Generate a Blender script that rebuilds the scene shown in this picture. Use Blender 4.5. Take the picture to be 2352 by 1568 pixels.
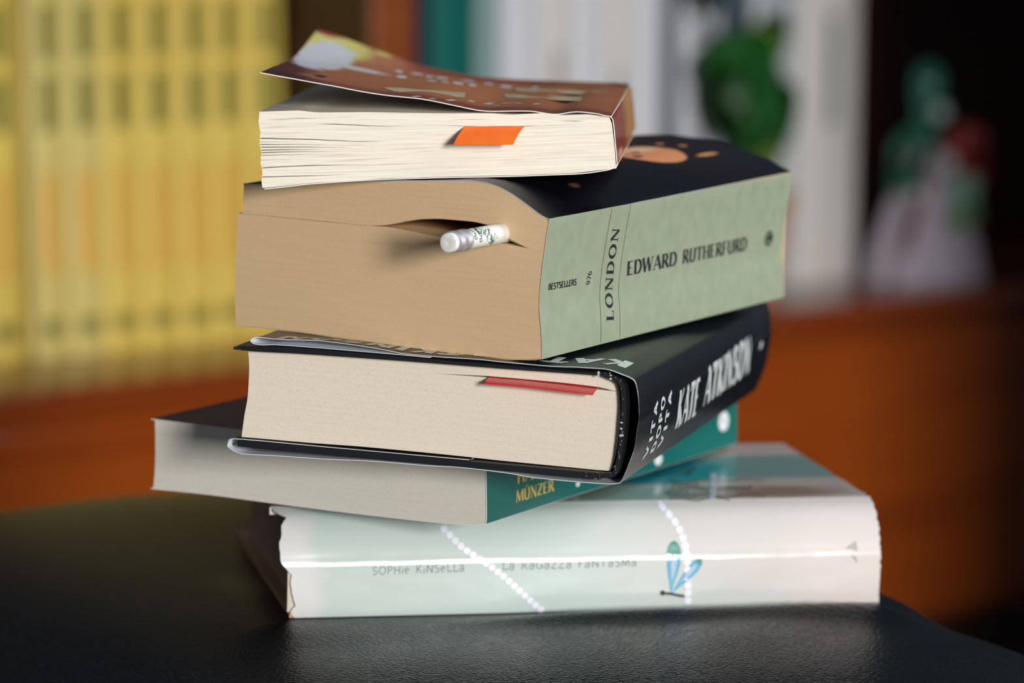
import bpy, bmesh, math, random
from math import sin, cos, pi, radians
from mathutils import Vector, Matrix, noise

random.seed(7)
for o in list(bpy.data.objects):
    bpy.data.objects.remove(o)
SC = bpy.context.scene
COL = SC.collection
CM = 0.01
ZC = 0.74            # camera height above the floor

# ------------------------------------------------------------------ camera, world, lights, exposure
cam_d = bpy.data.cameras.new('camera')
cam_d.sensor_width = 36.0
cam_d.lens = 8300.0 / 2352.0 * 36.0
cam_d.clip_start = 0.05
cam = bpy.data.objects.new('camera', cam_d)
COL.objects.link(cam)
cam.matrix_world = (Matrix.Translation((0, 0, ZC)) @ Matrix.Rotation(radians(90 - 7.93992), 4, 'X')
                    @ Matrix.Rotation(radians(0.51307), 4, 'Z'))
cam_d.dof.use_dof = True
cam_d.dof.focus_distance = 1.225
cam_d.dof.aperture_fstop = 7.4
SC.camera = cam

world = bpy.data.worlds.new('world')
SC.world = world
world.use_nodes = True
bg = world.node_tree.nodes['Background']
bg.inputs[0].default_value = (0.55, 0.68, 0.80, 1)
bg.inputs[1].default_value = 0.11

def area_light(name, loc, target, sx, sy, power, color, spread=180):
    d = bpy.data.lights.new(name, 'AREA')
    d.shape = 'RECTANGLE'; d.size = sx; d.size_y = sy
    d.energy = power; d.color = color; d.spread = radians(spread)
    o = bpy.data.objects.new(name, d); COL.objects.link(o)
    o.location = loc
    o.rotation_euler = (Vector(target) - Vector(loc)).to_track_quat('-Z', 'Y').to_euler()
    return o
area_light('window_daylight', (2.45, -4.4, 1.55), (0.05, 1.5, 0.58), 0.95, 1.3, 47, (1.0, 0.98, 0.94), 70)
area_light('side_fill_light', (2.6, 0.9, 2.5), (0.0, 1.6, 0.5), 1.0, 1.2, 24, (0.80, 0.90, 1.0), 120)  # added fill from the right, brightens upward faces and background

SC.view_settings.view_transform = 'Standard'
SC.view_settings.look = 'None'
SC.view_settings.gamma = 1.0
SC.view_settings.exposure = 0.25
SC.view_settings.use_curve_mapping = False

# ------------------------------------------------------------------ materials
def lin(c):
    r = []
    for x in c[:3]:
        x = x / 255.0
        r.append(x / 12.92 if x <= 0.04045 else ((x + 0.055) / 1.055) ** 2.4)
    return (r[0], r[1], r[2], 1.0)

def nd(nt, t, **kw):
    n = nt.nodes.new(t)
    for k, v in kw.items():
        setattr(n, k, v)
    return n

def pbr(name, col, rough=0.6, coat=0.0, spec=0.5, metal=0.0, var=None, bump=None, sheen=0.0, coat_rough=0.08, trans=0.0):
    """var = (colour2, (sx,sy,sz), lo, hi[, detail]); bump = ((sx,sy,sz), strength, distance)"""
    m = bpy.data.materials.new(name); m.use_nodes = True
    nt = m.node_tree; b = nt.nodes['Principled BSDF']
    b.inputs['Base Color'].default_value = lin(col)
    b.inputs['Roughness'].default_value = rough
    b.inputs['Specular IOR Level'].default_value = spec
    b.inputs['Metallic'].default_value = metal
    b.inputs['Coat Weight'].default_value = coat
    b.inputs['Coat Roughness'].default_value = coat_rough
    b.inputs['Sheen Weight'].default_value = sheen
    b.inputs['Transmission Weight'].default_value = trans
    tc = nd(nt, 'ShaderNodeTexCoord')
    if var:
        mp = nd(nt, 'ShaderNodeMapping'); mp.inputs['Scale'].default_value = var[1]
        nz = nd(nt, 'ShaderNodeTexNoise'); nz.inputs['Scale'].default_value = 1.0
        nz.inputs['Detail'].default_value = var[4] if len(var) > 4 else 4.0
        mr = nd(nt, 'ShaderNodeMapRange'); mr.inputs[1].default_value = var[2]; mr.inputs[2].default_value = var[3]
        mx = nd(nt, 'ShaderNodeMix', data_type='RGBA')
        mx.inputs[6].default_value = lin(col); mx.inputs[7].default_value = lin(var[0])
        nt.links.new(tc.outputs['Object'], mp.inputs[0]); nt.links.new(mp.outputs[0], nz.inputs['Vector'])
        nt.links.new(nz.outputs['Fac'], mr.inputs[0]); nt.links.new(mr.outputs[0], mx.inputs[0])
        nt.links.new(mx.outputs[2], b.inputs['Base Color'])
    if bump:
        mp = nd(nt, 'ShaderNodeMapping'); mp.inputs['Scale'].default_value = bump[0]
        nz = nd(nt, 'ShaderNodeTexNoise'); nz.inputs['Scale'].default_value = 1.0; nz.inputs['Detail'].default_value = 5.0
        bp = nd(nt, 'ShaderNodeBump'); bp.inputs['Strength'].default_value = bump[1]; bp.inputs['Distance'].default_value = bump[2]
        nt.links.new(tc.outputs['Object'], mp.inputs[0]); nt.links.new(mp.outputs[0], nz.inputs['Vector'])
        nt.links.new(nz.outputs['Fac'], bp.inputs['Height']); nt.links.new(bp.outputs[0], b.inputs['Normal'])
    return m

def print_mat(name, base, blobs, rough=0.35, coat=0.2, bump=0.0, nscale=1.4):
    """printed cover: soft coloured patches; blobs = (colour, cu, cv, ru, rv, soft, wobble), UV map in cm"""
    m = pbr(name, base, rough, coat)
    nt = m.node_tree; b = nt.nodes['Principled BSDF']
    uv = nd(nt, 'ShaderNodeUVMap'); uv.uv_map = 'UVMap'
    nz = nd(nt, 'ShaderNodeTexNoise'); nz.inputs['Scale'].default_value = nscale; nz.inputs['Detail'].default_value = 5
    nt.links.new(uv.outputs[0], nz.inputs['Vector'])
    last = None
    for (c, cu, cv, ru, rv, soft, wob) in blobs:
        s = nd(nt, 'ShaderNodeVectorMath', operation='SUBTRACT'); s.inputs[1].default_value = (cu, cv, 0)
        d = nd(nt, 'ShaderNodeVectorMath', operation='DIVIDE'); d.inputs[1].default_value = (ru, rv, 1)
        l = nd(nt, 'ShaderNodeVectorMath', operation='LENGTH')
        a = nd(nt, 'ShaderNodeMath', operation='MULTIPLY_ADD'); a.inputs[1].default_value = wob
        r = nd(nt, 'ShaderNodeMapRange', interpolation_type='SMOOTHSTEP')
        off = wob * 0.5
        r.inputs[1].default_value = 1 + soft + off; r.inputs[2].default_value = 1 - soft + off
        r.inputs[3].default_value = 0; r.inputs[4].default_value = 1
        x = nd(nt, 'ShaderNodeMix', data_type='RGBA')
        x.inputs[7].default_value = lin(c)
        nt.links.new(uv.outputs[0], s.inputs[0]); nt.links.new(s.outputs[0], d.inputs[0]); nt.links.new(d.outputs[0], l.inputs[0])
        nt.links.new(nz.outputs['Fac'], a.inputs[0]); nt.links.new(l.outputs['Value'], a.inputs[2])
        nt.links.new(a.outputs[0], r.inputs[0]); nt.links.new(r.outputs[0], x.inputs[0])
        if last is None:
            x.inputs[6].default_value = lin(base)
        else:
            nt.links.new(last, x.inputs[6])
        last = x.outputs[2]
    if last is not None:
        nt.links.new(last, b.inputs['Base Color'])
    return m

PAGE_A = pbr('cream_page_edges', (244, 235, 220), 0.85, spec=0.2, var=((206, 190, 166), (40, 60, 1500), 0.58, 0.82, 4), bump=((20, 60, 1800), 0.3, 0.0004))
PAGE_B = pbr('tan_page_edges', (222, 190, 150), 0.9, spec=0.15, var=((202, 168, 128), (1500, 1500, 2200), 0.55, 0.85, 2), bump=((60, 300, 1900), 0.2, 0.0003))
PAGE_C = pbr('ivory_page_edges', (232, 220, 203), 0.9, spec=0.15, var=((216, 202, 182), (1500, 1500, 2200), 0.55, 0.85, 2), bump=((60, 300, 1900), 0.2, 0.0003))
PAGE_D = pbr('grey_page_edges', (222, 217, 206), 0.9, spec=0.15, var=((208, 202, 190), (900, 900, 2200), 0.55, 0.85, 2), bump=((40, 300, 1900), 0.2, 0.0003))
PAGE_E = pbr('brownish_page_edges', (196, 160, 134), 0.9, spec=0.15, var=((170, 134, 108), (1200, 40, 1500), 0.5, 0.8, 3))
PAPER = pbr('white_paper', (240, 236, 232), 0.7, spec=0.3)
PAPER_COOL = pbr('white_jacket_inside', (226, 230, 238), 0.6, spec=0.3)

# ------------------------------------------------------------------ mesh helpers (input in cm: u to the left, v away, w up)
class MB:
    def __init__(self):
        self.v = []; self.f = []; self.m = []; self.uv = []
    def vert(self, p):
        self.v.append(p); return len(self.v) - 1
    def face(self, ids, mat=0, uv=None):
        self.f.append(ids); self.m.append(mat); self.uv.append(uv or [(0, 0)] * len(ids))
    def grid(self, fn, ss, ts, mat=0, uvfn=None):
        ids = [[self.vert(fn(s, t)) for t in ts] for s in ss]
        for i in range(len(ss) - 1):
            for j in range(len(ts) - 1):
                q = [(i, j), (i + 1, j), (i + 1, j + 1), (i, j + 1)]
                self.face([ids[a][b] for a, b in q], mat, [uvfn(ss[a], ts[b]) if uvfn else (0, 0) for a, b in q])
        return ids
    def sheet(self, fn, ss, ts, th, mats=(0, 0, 0), uvfn=None):
        """thin solid: fn is the outer surface, thickness th inward (left-hand side given by the sign of th)"""
        e = 1e-3
        def nrm(s, t):
            s0 = min(max(s, min(ss[0], ss[-1]) + e), max(ss[0], ss[-1]) - e); t0 = min(max(t, ts[0] + e), ts[-1] - e)
            a = Vector(fn(s0 + e, t0)) - Vector(fn(s0 - e, t0)); b = Vector(fn(s0, t0 + e)) - Vector(fn(s0, t0 - e))
            n = a.cross(b)
            return n.normalized() if n.length > 0 else Vector((0, 0, 1))
        A = self.grid(fn, ss, ts, mats[0], uvfn)
        B = self.grid(lambda s, t: tuple(Vector(fn(s, t)) + nrm(s, t) * th), ss, ts, mats[1], uvfn)
        I, J = len(ss) - 1, len(ts) - 1
        for i in range(I):
            self.face([A[i][0], A[i + 1][0], B[i + 1][0], B[i][0]], mats[2])
            self.face([A[i][J], A[i + 1][J], B[i + 1][J], B[i][J]], mats[2])
        for j in range(J):
            self.face([A[0][j], A[0][j + 1], B[0][j + 1], B[0][j]], mats[2])
            self.face([A[I][j], A[I][j + 1], B[I][j + 1], B[I][j]], mats[2])
    def poly(self, pts, fn, mat):
        """flat printed patch: pts in surface coordinates, subdivided as a fan about its centre"""
        c = (sum(p[0] for p in pts) / len(pts), sum(p[1] for p in pts) / len(pts))
        rings = 4
        ids = [[self.vert(fn(c[0] + (p[0] - c[0]) * k / rings, c[1] + (p[1] - c[1]) * k / rings)) for p in pts] for k in range(1, rings + 1)]
        ci = self.vert(fn(*c)); n = len(pts)
        for i in range(n):
            self.face([ci, ids[0][i], ids[0][(i + 1) % n]], mat)
            for k in range(rings - 1):
                self.face([ids[k][i], ids[k + 1][i], ids[k + 1][(i + 1) % n], ids[k][(i + 1) % n]], mat)
    def ribbon(self, pts, wid, fn, mat, sub=0.06):
        """pts polyline in glyph space (after layout), wid(dx,dy) -> half width"""
        P = []
        for i in range(len(pts) - 1):
            a, b = pts[i], pts[i + 1]
            n = max(1, int(math.hypot(b[0] - a[0], b[1] - a[1]) / sub))
            for k in range(n):
                P.append((a[0] + (b[0] - a[0]) * k / n, a[1] + (b[1] - a[1]) * k / n))
        P.append(pts[-1])
        L = []; R = []
        for i, p in enumerate(P):
            a = P[max(0, i - 1)]; b = P[min(len(P) - 1, i + 1)]
            dx, dy = b[0] - a[0], b[1] - a[1]; l = math.hypot(dx, dy) or 1e-9
            dx /= l; dy /= l; h = wid(dx, dy)
            L.append(self.vert(fn(p[0] - dy * h, p[1] + dx * h))); R.append(self.vert(fn(p[0] + dy * h, p[1] - dx * h)))
        for i in range(len(P) - 1):
            self.face([L[i], L[i + 1], R[i + 1], R[i]], mat)
    def box(self, x0, x1, y0, y1, z0, z1, mat=0):
        ids = [self.vert((x, y, z)) for x in (x0, x1) for y in (y0, y1) for z in (z0, z1)]
        for q in ((0, 1, 3, 2), (4, 6, 7, 5), (0, 4, 5, 1), (2, 3, 7, 6), (0, 2, 6, 4), (1, 5, 7, 3)):
            self.face([ids[k] for k in q], mat)
    def lathe(self, prof, n=32, c=(0, 0, 0), mat=0, axis=None):
        """prof = [(r,z)...] around z, or around a given axis matrix"""
        M = axis or Matrix.Identity(3)
        ids = []
        for r, z in prof:
            ids.append([self.vert(tuple(Vector(c) + M @ Vector((r * cos(2 * pi * k / n), r * sin(2 * pi * k / n), z)))) for k in range(n)])
        mm = mat
        for i in range(len(prof) - 1):
            mm = mat[i] if isinstance(mat, (list, tuple)) else mat
            for k in range(n):
                self.face([ids[i][k], ids[i][(k + 1) % n], ids[i + 1][(k + 1) % n], ids[i + 1][k]], mm)
        self.face(ids[0][::-1], mat[0] if isinstance(mat, (list, tuple)) else mat)
        self.face(ids[-1], mm)
    def build(self, name, mats, parent=None, org=(0, 0, 0), flip=True, smooth=35, bevel=0.0, loose=False):
        me = bpy.data.meshes.new(name)
        sx = -1 if flip else 1
        me.from_pydata([((p[0] - org[0]) * CM * sx, (p[1] - org[1]) * CM, (p[2] - org[2]) * CM) for p in self.v], [], self.f)
        for m in mats:
            me.materials.append(m)
        lay = me.uv_layers.new(name='UVMap')
        for p, mi, uv in zip(me.polygons, self.m, self.uv):
            p.material_index = mi
            for li, q in zip(p.loop_indices, uv):
                lay.data[li].uv = q
        bm = bmesh.new(); bm.from_mesh(me)
        if not loose:
            bmesh.ops.remove_doubles(bm, verts=bm.verts, dist=1e-6)
        bmesh.ops.recalc_face_normals(bm, faces=bm.faces)
        bm.to_mesh(me); bm.free()
        if smooth:
            me.polygons.foreach_set('use_smooth', [True] * len(me.polygons))
            me.set_sharp_from_angle(angle=radians(smooth))
        o = bpy.data.objects.new(name, me); COL.objects.link(o)
        if bevel:
            b = o.modifiers.new('bevel', 'BEVEL'); b.width = bevel * CM; b.segments = 2; b.limit_method = 'ANGLE'
        if parent:
            o.parent = parent
        return o

def lerp(a, b, t):
    return a + (b - a) * t
def frange(a, b, n):
    return [a + (b - a) * i / n for i in range(n + 1)]
def interp(tab, x):
    t = sorted(tab)
    if x <= t[0][0]: return t[0][1]
    for i in range(len(t) - 1):
        if x <= t[i + 1][0]:
            x0, y0 = t[i]; x1, y1 = t[i + 1]
            return y0 if x1 == x0 else y0 + (y1 - y0) * (x - x0) / (x1 - x0)
    return t[-1][1]
def scurve(tab, n=1):
    """smooth interpolation (cosine-free Catmull-Rom through the table)"""
    t = sorted(tab); xs = [p[0] for p in t]; ys = [p[1] for p in t]
    def f(x):
        if x <= xs[0]: return ys[0]
        if x >= xs[-1]: return ys[-1]
        i = max(k for k in range(len(xs) - 1) if xs[k] <= x)
        h = xs[i + 1] - xs[i]
        def sl(k):
            if k == 0: return (ys[1] - ys[0]) / (xs[1] - xs[0])
            if k == len(xs) - 1: return (ys[-1] - ys[-2]) / (xs[-1] - xs[-2])
            a = (ys[k] - ys[k - 1]) / (xs[k] - xs[k - 1]); b = (ys[k + 1] - ys[k]) / (xs[k + 1] - xs[k])
            return 0 if a * b <= 0 else 2 * a * b / (a + b)
        q = (x - xs[i]) / h
        return ((2 * q ** 3 - 3 * q ** 2 + 1) * ys[i] + (q ** 3 - 2 * q ** 2 + q) * h * sl(i)
                + (-2 * q ** 3 + 3 * q ** 2) * ys[i + 1] + (q ** 3 - q ** 2) * h * sl(i + 1))
    return f
def path(pts):
    """arc-length parameterised polyline 0..1 with a little smoothing; returns fn and knots"""
    P = [Vector((a, b)) for a, b in pts]
    d = [0]
    for i in range(len(P) - 1):
        d.append(d[-1] + (P[i + 1] - P[i]).length)
    T = d[-1]; k = [x / T for x in d]
    fu = scurve([(k[i], P[i][0]) for i in range(len(P))]); fw = scurve([(k[i], P[i][1]) for i in range(len(P))])
    return (lambda s: (fu(s), fw(s))), k, T
def knots(k, n):
    r = []
    for i in range(len(k) - 1):
        r += [lerp(k[i], k[i + 1], j / n) for j in range(n)]
    return r + [k[-1]]

def empty(name, loc, rot, label, cat, group=None):
    o = bpy.data.objects.new(name, None); COL.objects.link(o)
    o.empty_display_size = 0.03
    o.matrix_world = Matrix.Translation(loc) @ rot
    o['label'] = label; o['category'] = cat
    if group: o['group'] = group
    return o
def tag(o, label, cat, group=None):
    o['label'] = label; o['category'] = cat
    if group: o['group'] = group
    return o

FR = {  # corner (near, spine side, bottom) and axes u (left), v (away), w (up); cm, relative to the camera position
 'A': ((3.6, 126.07, -11.64), (-0.9965, 0.0653, -0.0519), (0.066, 0.9978, -0.0117), (-0.051, 0.0151, 0.9986)),
 'B': ((1.11, 123.02, -17.76), (-0.8735, 0.4865, 0.0172), (0.4867, 0.8736, 0.0028), (0.0137, -0.0108, 0.9998)),
 'C': ((3.9, 121.34, -21.74), (-0.9633, 0.2664, 0.0331), (0.2664, 0.9639, -0.0035), (0.0329, -0.0055, 0.9994)),
 'D': ((-0.83, 121.36, -23.29), (-0.8843, 0.4668, 0.0023), (0.4668, 0.8843, -0.0102), (0.0068, 0.0079, 0.9999)),
 'E': ((-7.7, 124.29, -27.2), (-0.2063, 0.9785, 0.0072), (0.9784, 0.2064, -0.0124), (0.0136, -0.0045, 0.9999)),
}
SCALE = {'A': .965, 'B': .9725, 'C': .980, 'D': 1.012, 'E': 1.012}
def book_empty(name, key, org, label, cat='book', group='books in the stack'):
    O, U, V, W = [Vector(x) for x in FR[key]]
    R = Matrix((-U, V, W)).transposed().to_4x4()
    k = SCALE[key]
    loc = (O + U * org[0] + V * org[1] + W * org[2]) * CM * k + Vector((0, 0, ZC))
    return empty(name, loc, R @ Matrix.Scale(k, 4), label, cat, group)

def bundle(mb, lo, hi, uR, uL, v0, v1, nt, nr, jit=0.006, mat=0, seed=0, hi2=None):
    """a block of pages: lo(u), hi(u) edges, uR(w) and uL(w) ends; front face is a grid, the rest runs straight back"""
    def fw(t, r):
        u = lerp(0.2, 12.4, t)
        for _ in range(3):
            w = lerp(lo(u), hi(u), r); u = lerp(uR(w), uL(w), t)
        return u, lerp(lo(u), hi(u), r)
    ts = frange(0, 1, nt); rs = frange(0, 1, nr)
    def front(t, r):
        u, w = fw(t, r)
        j = noise.noise(Vector((u * 0.5, w * 14 + seed * 7, seed))) * jit * 2 + noise.noise(Vector((u * 0.15, w * 45, seed + 3))) * jit
        return (u, v0 + j, w)
    F = mb.grid(front, ts, rs, mat)
    def back(t, r, s=1.0):
        u, w = fw(t, r)
        if hi2: w = lerp(lo(u), lerp(hi(u), hi2(u), s), r)
        return (u, v0 + (v1 - v0) * s, w)
    B = mb.grid(back, ts, [0, 1], mat)
    for i in range(nt):
        mb.face([F[i][0], F[i + 1][0], B[i + 1][0], B[i][0]], mat)
        if not hi2:
            mb.face([F[i][nr], F[i + 1][nr], B[i + 1][1], B[i][1]], mat)
    if hi2:
        mb.grid(lambda t, s: back(t, 1.0, s), ts, frange(0, 1, 10), mat)
    for e in (0, nt):
        for j in range(nr):
            mb.face([F[e][j], F[e][j + 1], mb.vert(back(ts[e], rs[j + 1])), mb.vert(back(ts[e], rs[j]))], mat)

# ------------------------------------------------------------------ drawn lettering
def arc(cx, cy, rx, ry, a0, a1, n=16):
    return [(cx + rx * cos(radians(lerp(a0, a1, i / n))), cy + ry * sin(radians(lerp(a0, a1, i / n)))) for i in range(n + 1)]
def stem(x, y0=0, y1=1):
    return [(x, y0), (x, y1)]
# glyph: (advance, [(polyline, kind)], serifs[(x, y)])   kind: a = by direction, K = thick, k = thin
GL = {
 'A': (.82, [([(.04, 0), (.40, 1)], 'k'), ([(.40, 1), (.78, 0)], 'K'), ([(.17, .34), (.66, .34)], 'k')], [(.05, 0), (.77, 0)]),
 'B': (.68, [(stem(.14), 'K'), ([(.14, .97)] + arc(.34, .75, .20, .22, 90, -90) + [(.14, .53)], 'a'), ([(.14, .53)] + arc(.36, .28, .25, .25, 90, -90) + [(.14, .03)], 'a')], [(.12, 0), (.12, 1)]),
 'C': (.74, [(arc(.42, .5, .34, .48, 45, 315), 'a')], []),
 'D': (.82, [(stem(.14), 'K'), ([(.14, .97)] + arc(.34, .5, .38, .47, 90, -90) + [(.14, .03)], 'a')], [(.12, 0), (.12, 1)]),
 'E': (.66, [(stem(.14), 'K'), ([(.14, .96), (.57, .96)], 'k'), ([(.14, .52), (.46, .52)], 'k'), ([(.14, .04), (.60, .04)], 'k')], [(.12, 0), (.12, 1)]),
 'F': (.62, [(stem(.14), 'K'), ([(.14, .96), (.57, .96)], 'k'), ([(.14, .52), (.46, .52)], 'k')], [(.12, 0), (.12, 1)]),
 'G': (.80, [(arc(.42, .5, .34, .48, 45, 340), 'a'), ([(.46, .42), (.76, .42), (.76, .1)], 'a')], []),
 'H': (.84, [(stem(.14), 'K'), (stem(.70), 'K'), ([(.14, .52), (.70, .52)], 'k')], [(.14, 0), (.14, 1), (.70, 0), (.70, 1)]),
 'I': (.30, [(stem(.15), 'K')], [(.15, 0), (.15, 1)]),
 'K': (.78, [(stem(.14), 'K'), ([(.12, .36), (.64, 1)], 'k'), ([(.26, .52), (.72, 0)], 'K')], [(.14, 0), (.14, 1)]),
 'L': (.62, [(stem(.14), 'K'), ([(.14, .04), (.57, .04)], 'k'), ([(.565, .04), (.575, .22)], 'k')], [(.12, 0), (.12, 1)]),
 'M': (.98, [([(.08, 0), (.15, 1)], 'k'), ([(.15, 1), (.48, .08)], 'K'), ([(.48, .08), (.82, 1)], 'k'), ([(.82, 1), (.88, 0)], 'K')], [(.08, 0), (.88, 0)]),
 'N': (.84, [(stem(.13), 'k'), ([(.11, 1), (.71, 0)], 'K'), (stem(.71), 'k')], [(.13, 0), (.11, 1), (.71, 1)]),
 'O': (.88, [(arc(.44, .5, .36, .48, 90, 450, 28), 'a')], []),
 'P': (.66, [(stem(.14), 'K'), ([(.14, .97)] + arc(.34, .72, .24, .25, 90, -90) + [(.14, .47)], 'a')], [(.12, 0), (.12, 1)]),
 'R': (.74, [(stem(.14), 'K'), ([(.14, .97)] + arc(.34, .74, .22, .23, 90, -90) + [(.14, .51)], 'a'), ([(.36, .51), (.70, 0)], 'K')], [(.12, 0), (.12, 1), (.70, 0)]),
 'S': (.62, [(arc(.31, .745, .21, .225, 35, 250) + arc(.31, .27, .23, .25, 75, -150), 'a')], []),
 'T': (.74, [(stem(.37), 'K'), ([(.05, .96), (.69, .96)], 'k'), ([(.05, .96), (.045, .78)], 'k'), ([(.69, .96), (.695, .78)], 'k')], [(.37, 0)]),
 'U': (.82, [([(.14, 1), (.14, .34)] + arc(.41, .34, .27, .32, 180, 360) + [(.68, .34), (.68, 1)], 'a')], [(.14, 1), (.68, 1)]),
 'V': (.80, [([(.04, 1), (.40, 0)], 'K'), ([(.40, 0), (.76, 1)], 'k')], [(.05, 1), (.75, 1)]),
 'W': (1.1, [([(.04, 1), (.30, 0)], 'K'), ([(.30, 0), (.55, 1)], 'k'), ([(.55, 1), (.80, 0)], 'K'), ([(.80, 0), (1.05, 1)], 'k')], [(.05, 1), (1.04, 1)]),
 'Z': (.70, [([(.08, .96), (.62, .96)], 'k'), ([(.62, .96), (.06, .04)], 'K'), ([(.06, .04), (.64, .04)], 'k')], []),
 '9': (.60, [(arc(.30, .68, .21, .29, 0, 360, 22), 'a'), (arc(.24, .66, .27, .62, 0, -75), 'a')], []),
 '7': (.56, [([(.06, .95), (.52, .95), (.22, 0)], 'a')], []),
 '6': (.60, [(arc(.30, .31, .21, .28, 0, 360, 22), 'a'), (arc(.36, .34, .27, .62, 180, 100), 'a')], []),
 'e': (.62, [([(.10, .36), (.52, .44)] + arc(.30, .36, .22, .34, 15, 300), 'a')], []),
 'i': (.24, [([(.12, 0), (.12, .62)], 'a'), ([(.11, .80), (.13, .86)], 'a')], []),
 'a': (.66, [([(.12, .62)] + arc(.30, .60, .22, .24, 120, 0) + [(.52, .02)], 'a'), (arc(.30, .24, .21, .23, 20, 340), 'a')], []),
 ' ': (.46, [], []),
}
GL['Ü'] = (GL['U'][0], GL['U'][1] + [([(.27, 1.14), (.33, 1.14)], 'K'), ([(.50, 1.14), (.56, 1.14)], 'K')], GL['U'][2])

def text(mb, s, org, along, up, fn, mat, thick, thin, serif=0.0, track=0.06, jig=0.0, slant=0.0):
    """lay string s out on surface coordinates: origin, full-length vector, cap-height vector"""
    adv = [GL[c][0] + track for c in s]
    tot = sum(adv) - track
    L = math.hypot(*along); H = math.hypot(*up)
    sx = L / tot
    ax, ay = along[0] / L, along[1] / L; ux, uy = up[0] / H, up[1] / H
    def place(x, y):
        return fn(org[0] + ax * x + ux * y, org[1] + ay * x + uy * y)
    x0 = 0
    for ch, a in zip(s, adv):
        dy = random.uniform(-jig, jig) * H; tl = random.uniform(-jig, jig)
        def P(p):
            return ((x0 + p[0] + tl * p[1] + slant * p[1]) * sx, p[1] * H + dy)
        for pts, kind in GL[ch][1]:
            q = [P(p) for p in pts]
            if kind == 'K': wf = lambda dx, dy_: lerp(H, sx, abs(dy_)) * thick / 2
            elif kind == 'k': wf = lambda dx, dy_: lerp(H, sx, abs(dy_)) * thin / 2
            else: wf = lambda dx, dy_: lerp(H * thin, sx * thick, abs(dy_)) / 2
            mb.ribbon(q, wf, place, mat, sub=H * 0.12)
        if serif:
            for (px, py) in GL[ch][2]:
                y = py + (0.02 if py == 0 else -0.02)
                mb.ribbon([P((px - serif, y)), P((px + serif, y))], lambda a_, b_: H * 0.022, place, mat, sub=H * 0.12)
        x0 += a
INK = pbr('black_ink', (24, 28, 30), 0.6)
SP_V = lambda s: None

# ================================================================== top paperback (orange brown cover)
COV_F = scurve([(-.05, 2.1), (.12, 2.04), (.6, 2.16), (1.39, 2.25), (2.0, 2.19), (2.97, 2.34), (4.42, 2.39), (5.64, 2.65), (6.85, 2.93), (8.07, 3.10), (10.08, 3.54), (12.33, 4.04), (13, 4.2)])
COV_G = scurve([(-.05, 2.09), (.38, 2.16), (1.64, 2.26), (3.73, 2.41), (5.82, 2.60), (7.55, 2.95), (8.6, 3.23), (9.77, 3.70), (10.5, 3.99), (11.11, 4.24), (11.76, 4.51), (12.57, 4.82), (13, 5)])
def covA(u, v, lift=0.0):
    t = min(max((v - 9.5) / 9.3, 0), 1) ** 1.2
    return (u, v, lerp(COV_F(u), COV_G(u), t) + lift + 0.01 * noise.noise(Vector((u * 0.9, v * 0.7, 1))))
oA = (6.2, 9.4, 0.0)
bookA = book_empty('paperback_book', 'A', oA, 'thick cream-paged paperback with a curled orange-brown cover on top of the stack')
mb = MB()
lowA = [(.0, .20), (.38, .18), (1.48, .09), (3.31, .09), (5.75, .13), (8.21, .15), (10.68, .09), (12.0, 0.0), (12.6, -.03)]
topA = scurve([(12.6, 2.66), (11.17, 2.65), (10.43, 2.56), (8.71, 2.50), (6.26, 2.37), (4.43, 2.30), (3.47, 2.22), (2.61, 2.23), (1.70, 2.13), (1.03, 2.13), (.48, 2.05), (.0, 1.96)])
uRA = lambda w: interp([(.2, .0), (1, .03), (1.77, .09), (2.0, .17)], w)
uLA = lambda w: 12.49 + 0.02 * sin(w * 9) + 0.015 * noise.noise(Vector((w * 9, 3, 2)))
# separations between groups of pages: (curve of w over u, gap half height over u)
SEPS = [
 ([(12.6, .36), (9.74, .335), (0, .36)], [(12.6, .020), (11, .016), (9.2, 0)]),
 ([(12.6, .67), (11.26, .70), (9.3, .68), (0, .68)], [(12.6, .022), (10.5, .018), (8.7, 0)]),
 ([(12.6, .95), (11, .93), (8, .86), (0, .85)], [(12.6, .010), (10.5, 0)]),
 ([(12.6, 1.13), (11, 1.10), (8, 1.0), (0, .98)], [(12.6, .018), (9.8, 0)]),
 ([(12.6, 1.22), (11, 1.20), (8, 1.08), (0, 1.05)], [(12.6, .022), (10.6, .01), (9.4, 0)]),
 ([(12.6, 1.31), (11, 1.28), (8, 1.15), (0, 1.12)], [(12.6, .026), (10.8, .01), (9.4, 0)]),
 ([(12.6, 1.41), (11, 1.36), (8, 1.22), (0, 1.19)], [(12.6, .024), (10.6, .012), (9, 0)]),
 ([(12.6, 1.51), (11, 1.45), (8, 1.30), (0, 1.26)], [(12.6, .022), (11, .010), (8.5, 0)]),
 ([(12.6, 1.60), (11, 1.54), (8, 1.38), (0, 1.33)], [(12.6, .012), (10.5, 0)]),
 ([(12.6, 1.73), (10.6, 1.61), (8.8, 1.48), (6, 1.43), (0, 1.40)], [(12.6, .028), (10.5, .022), (8.9, .012), (8.0, 0)]),
 ([(12.6, 1.93), (10.3, 1.86), (8, 1.70), (0, 1.55)], [(12.6, .004), (11, 0)]),
 ([(12.6, 2.22), (10.27, 2.14), (9.7, 2.11), (8.5, 2.01), (7.9, 1.975), (6.2, 1.95), (5.2, 1.875), (3.1, 1.80), (2, 1.76), (0, 1.70)],
  [(12.6, 0), (10.5, 0), (9.9, .02), (8.6, .016), (7.9, .008), (7.2, 0), (6.0, .004), (5.2, .012), (3.1, .012), (2.4, 0)]),
 ([(12.6, 2.42), (10, 2.34), (7, 2.2), (4.5, 2.08), (2, 1.94), (0, 1.84)], [(12.6, 0), (11.6, 0), (11.0, .012), (10.3, 0), (5.8, 0), (5.0, .010), (4.2, 0), (1.9, 0), (1.4, .014), (1.0, 0)]),
]
def mk(tab): return scurve(tab)
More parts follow.
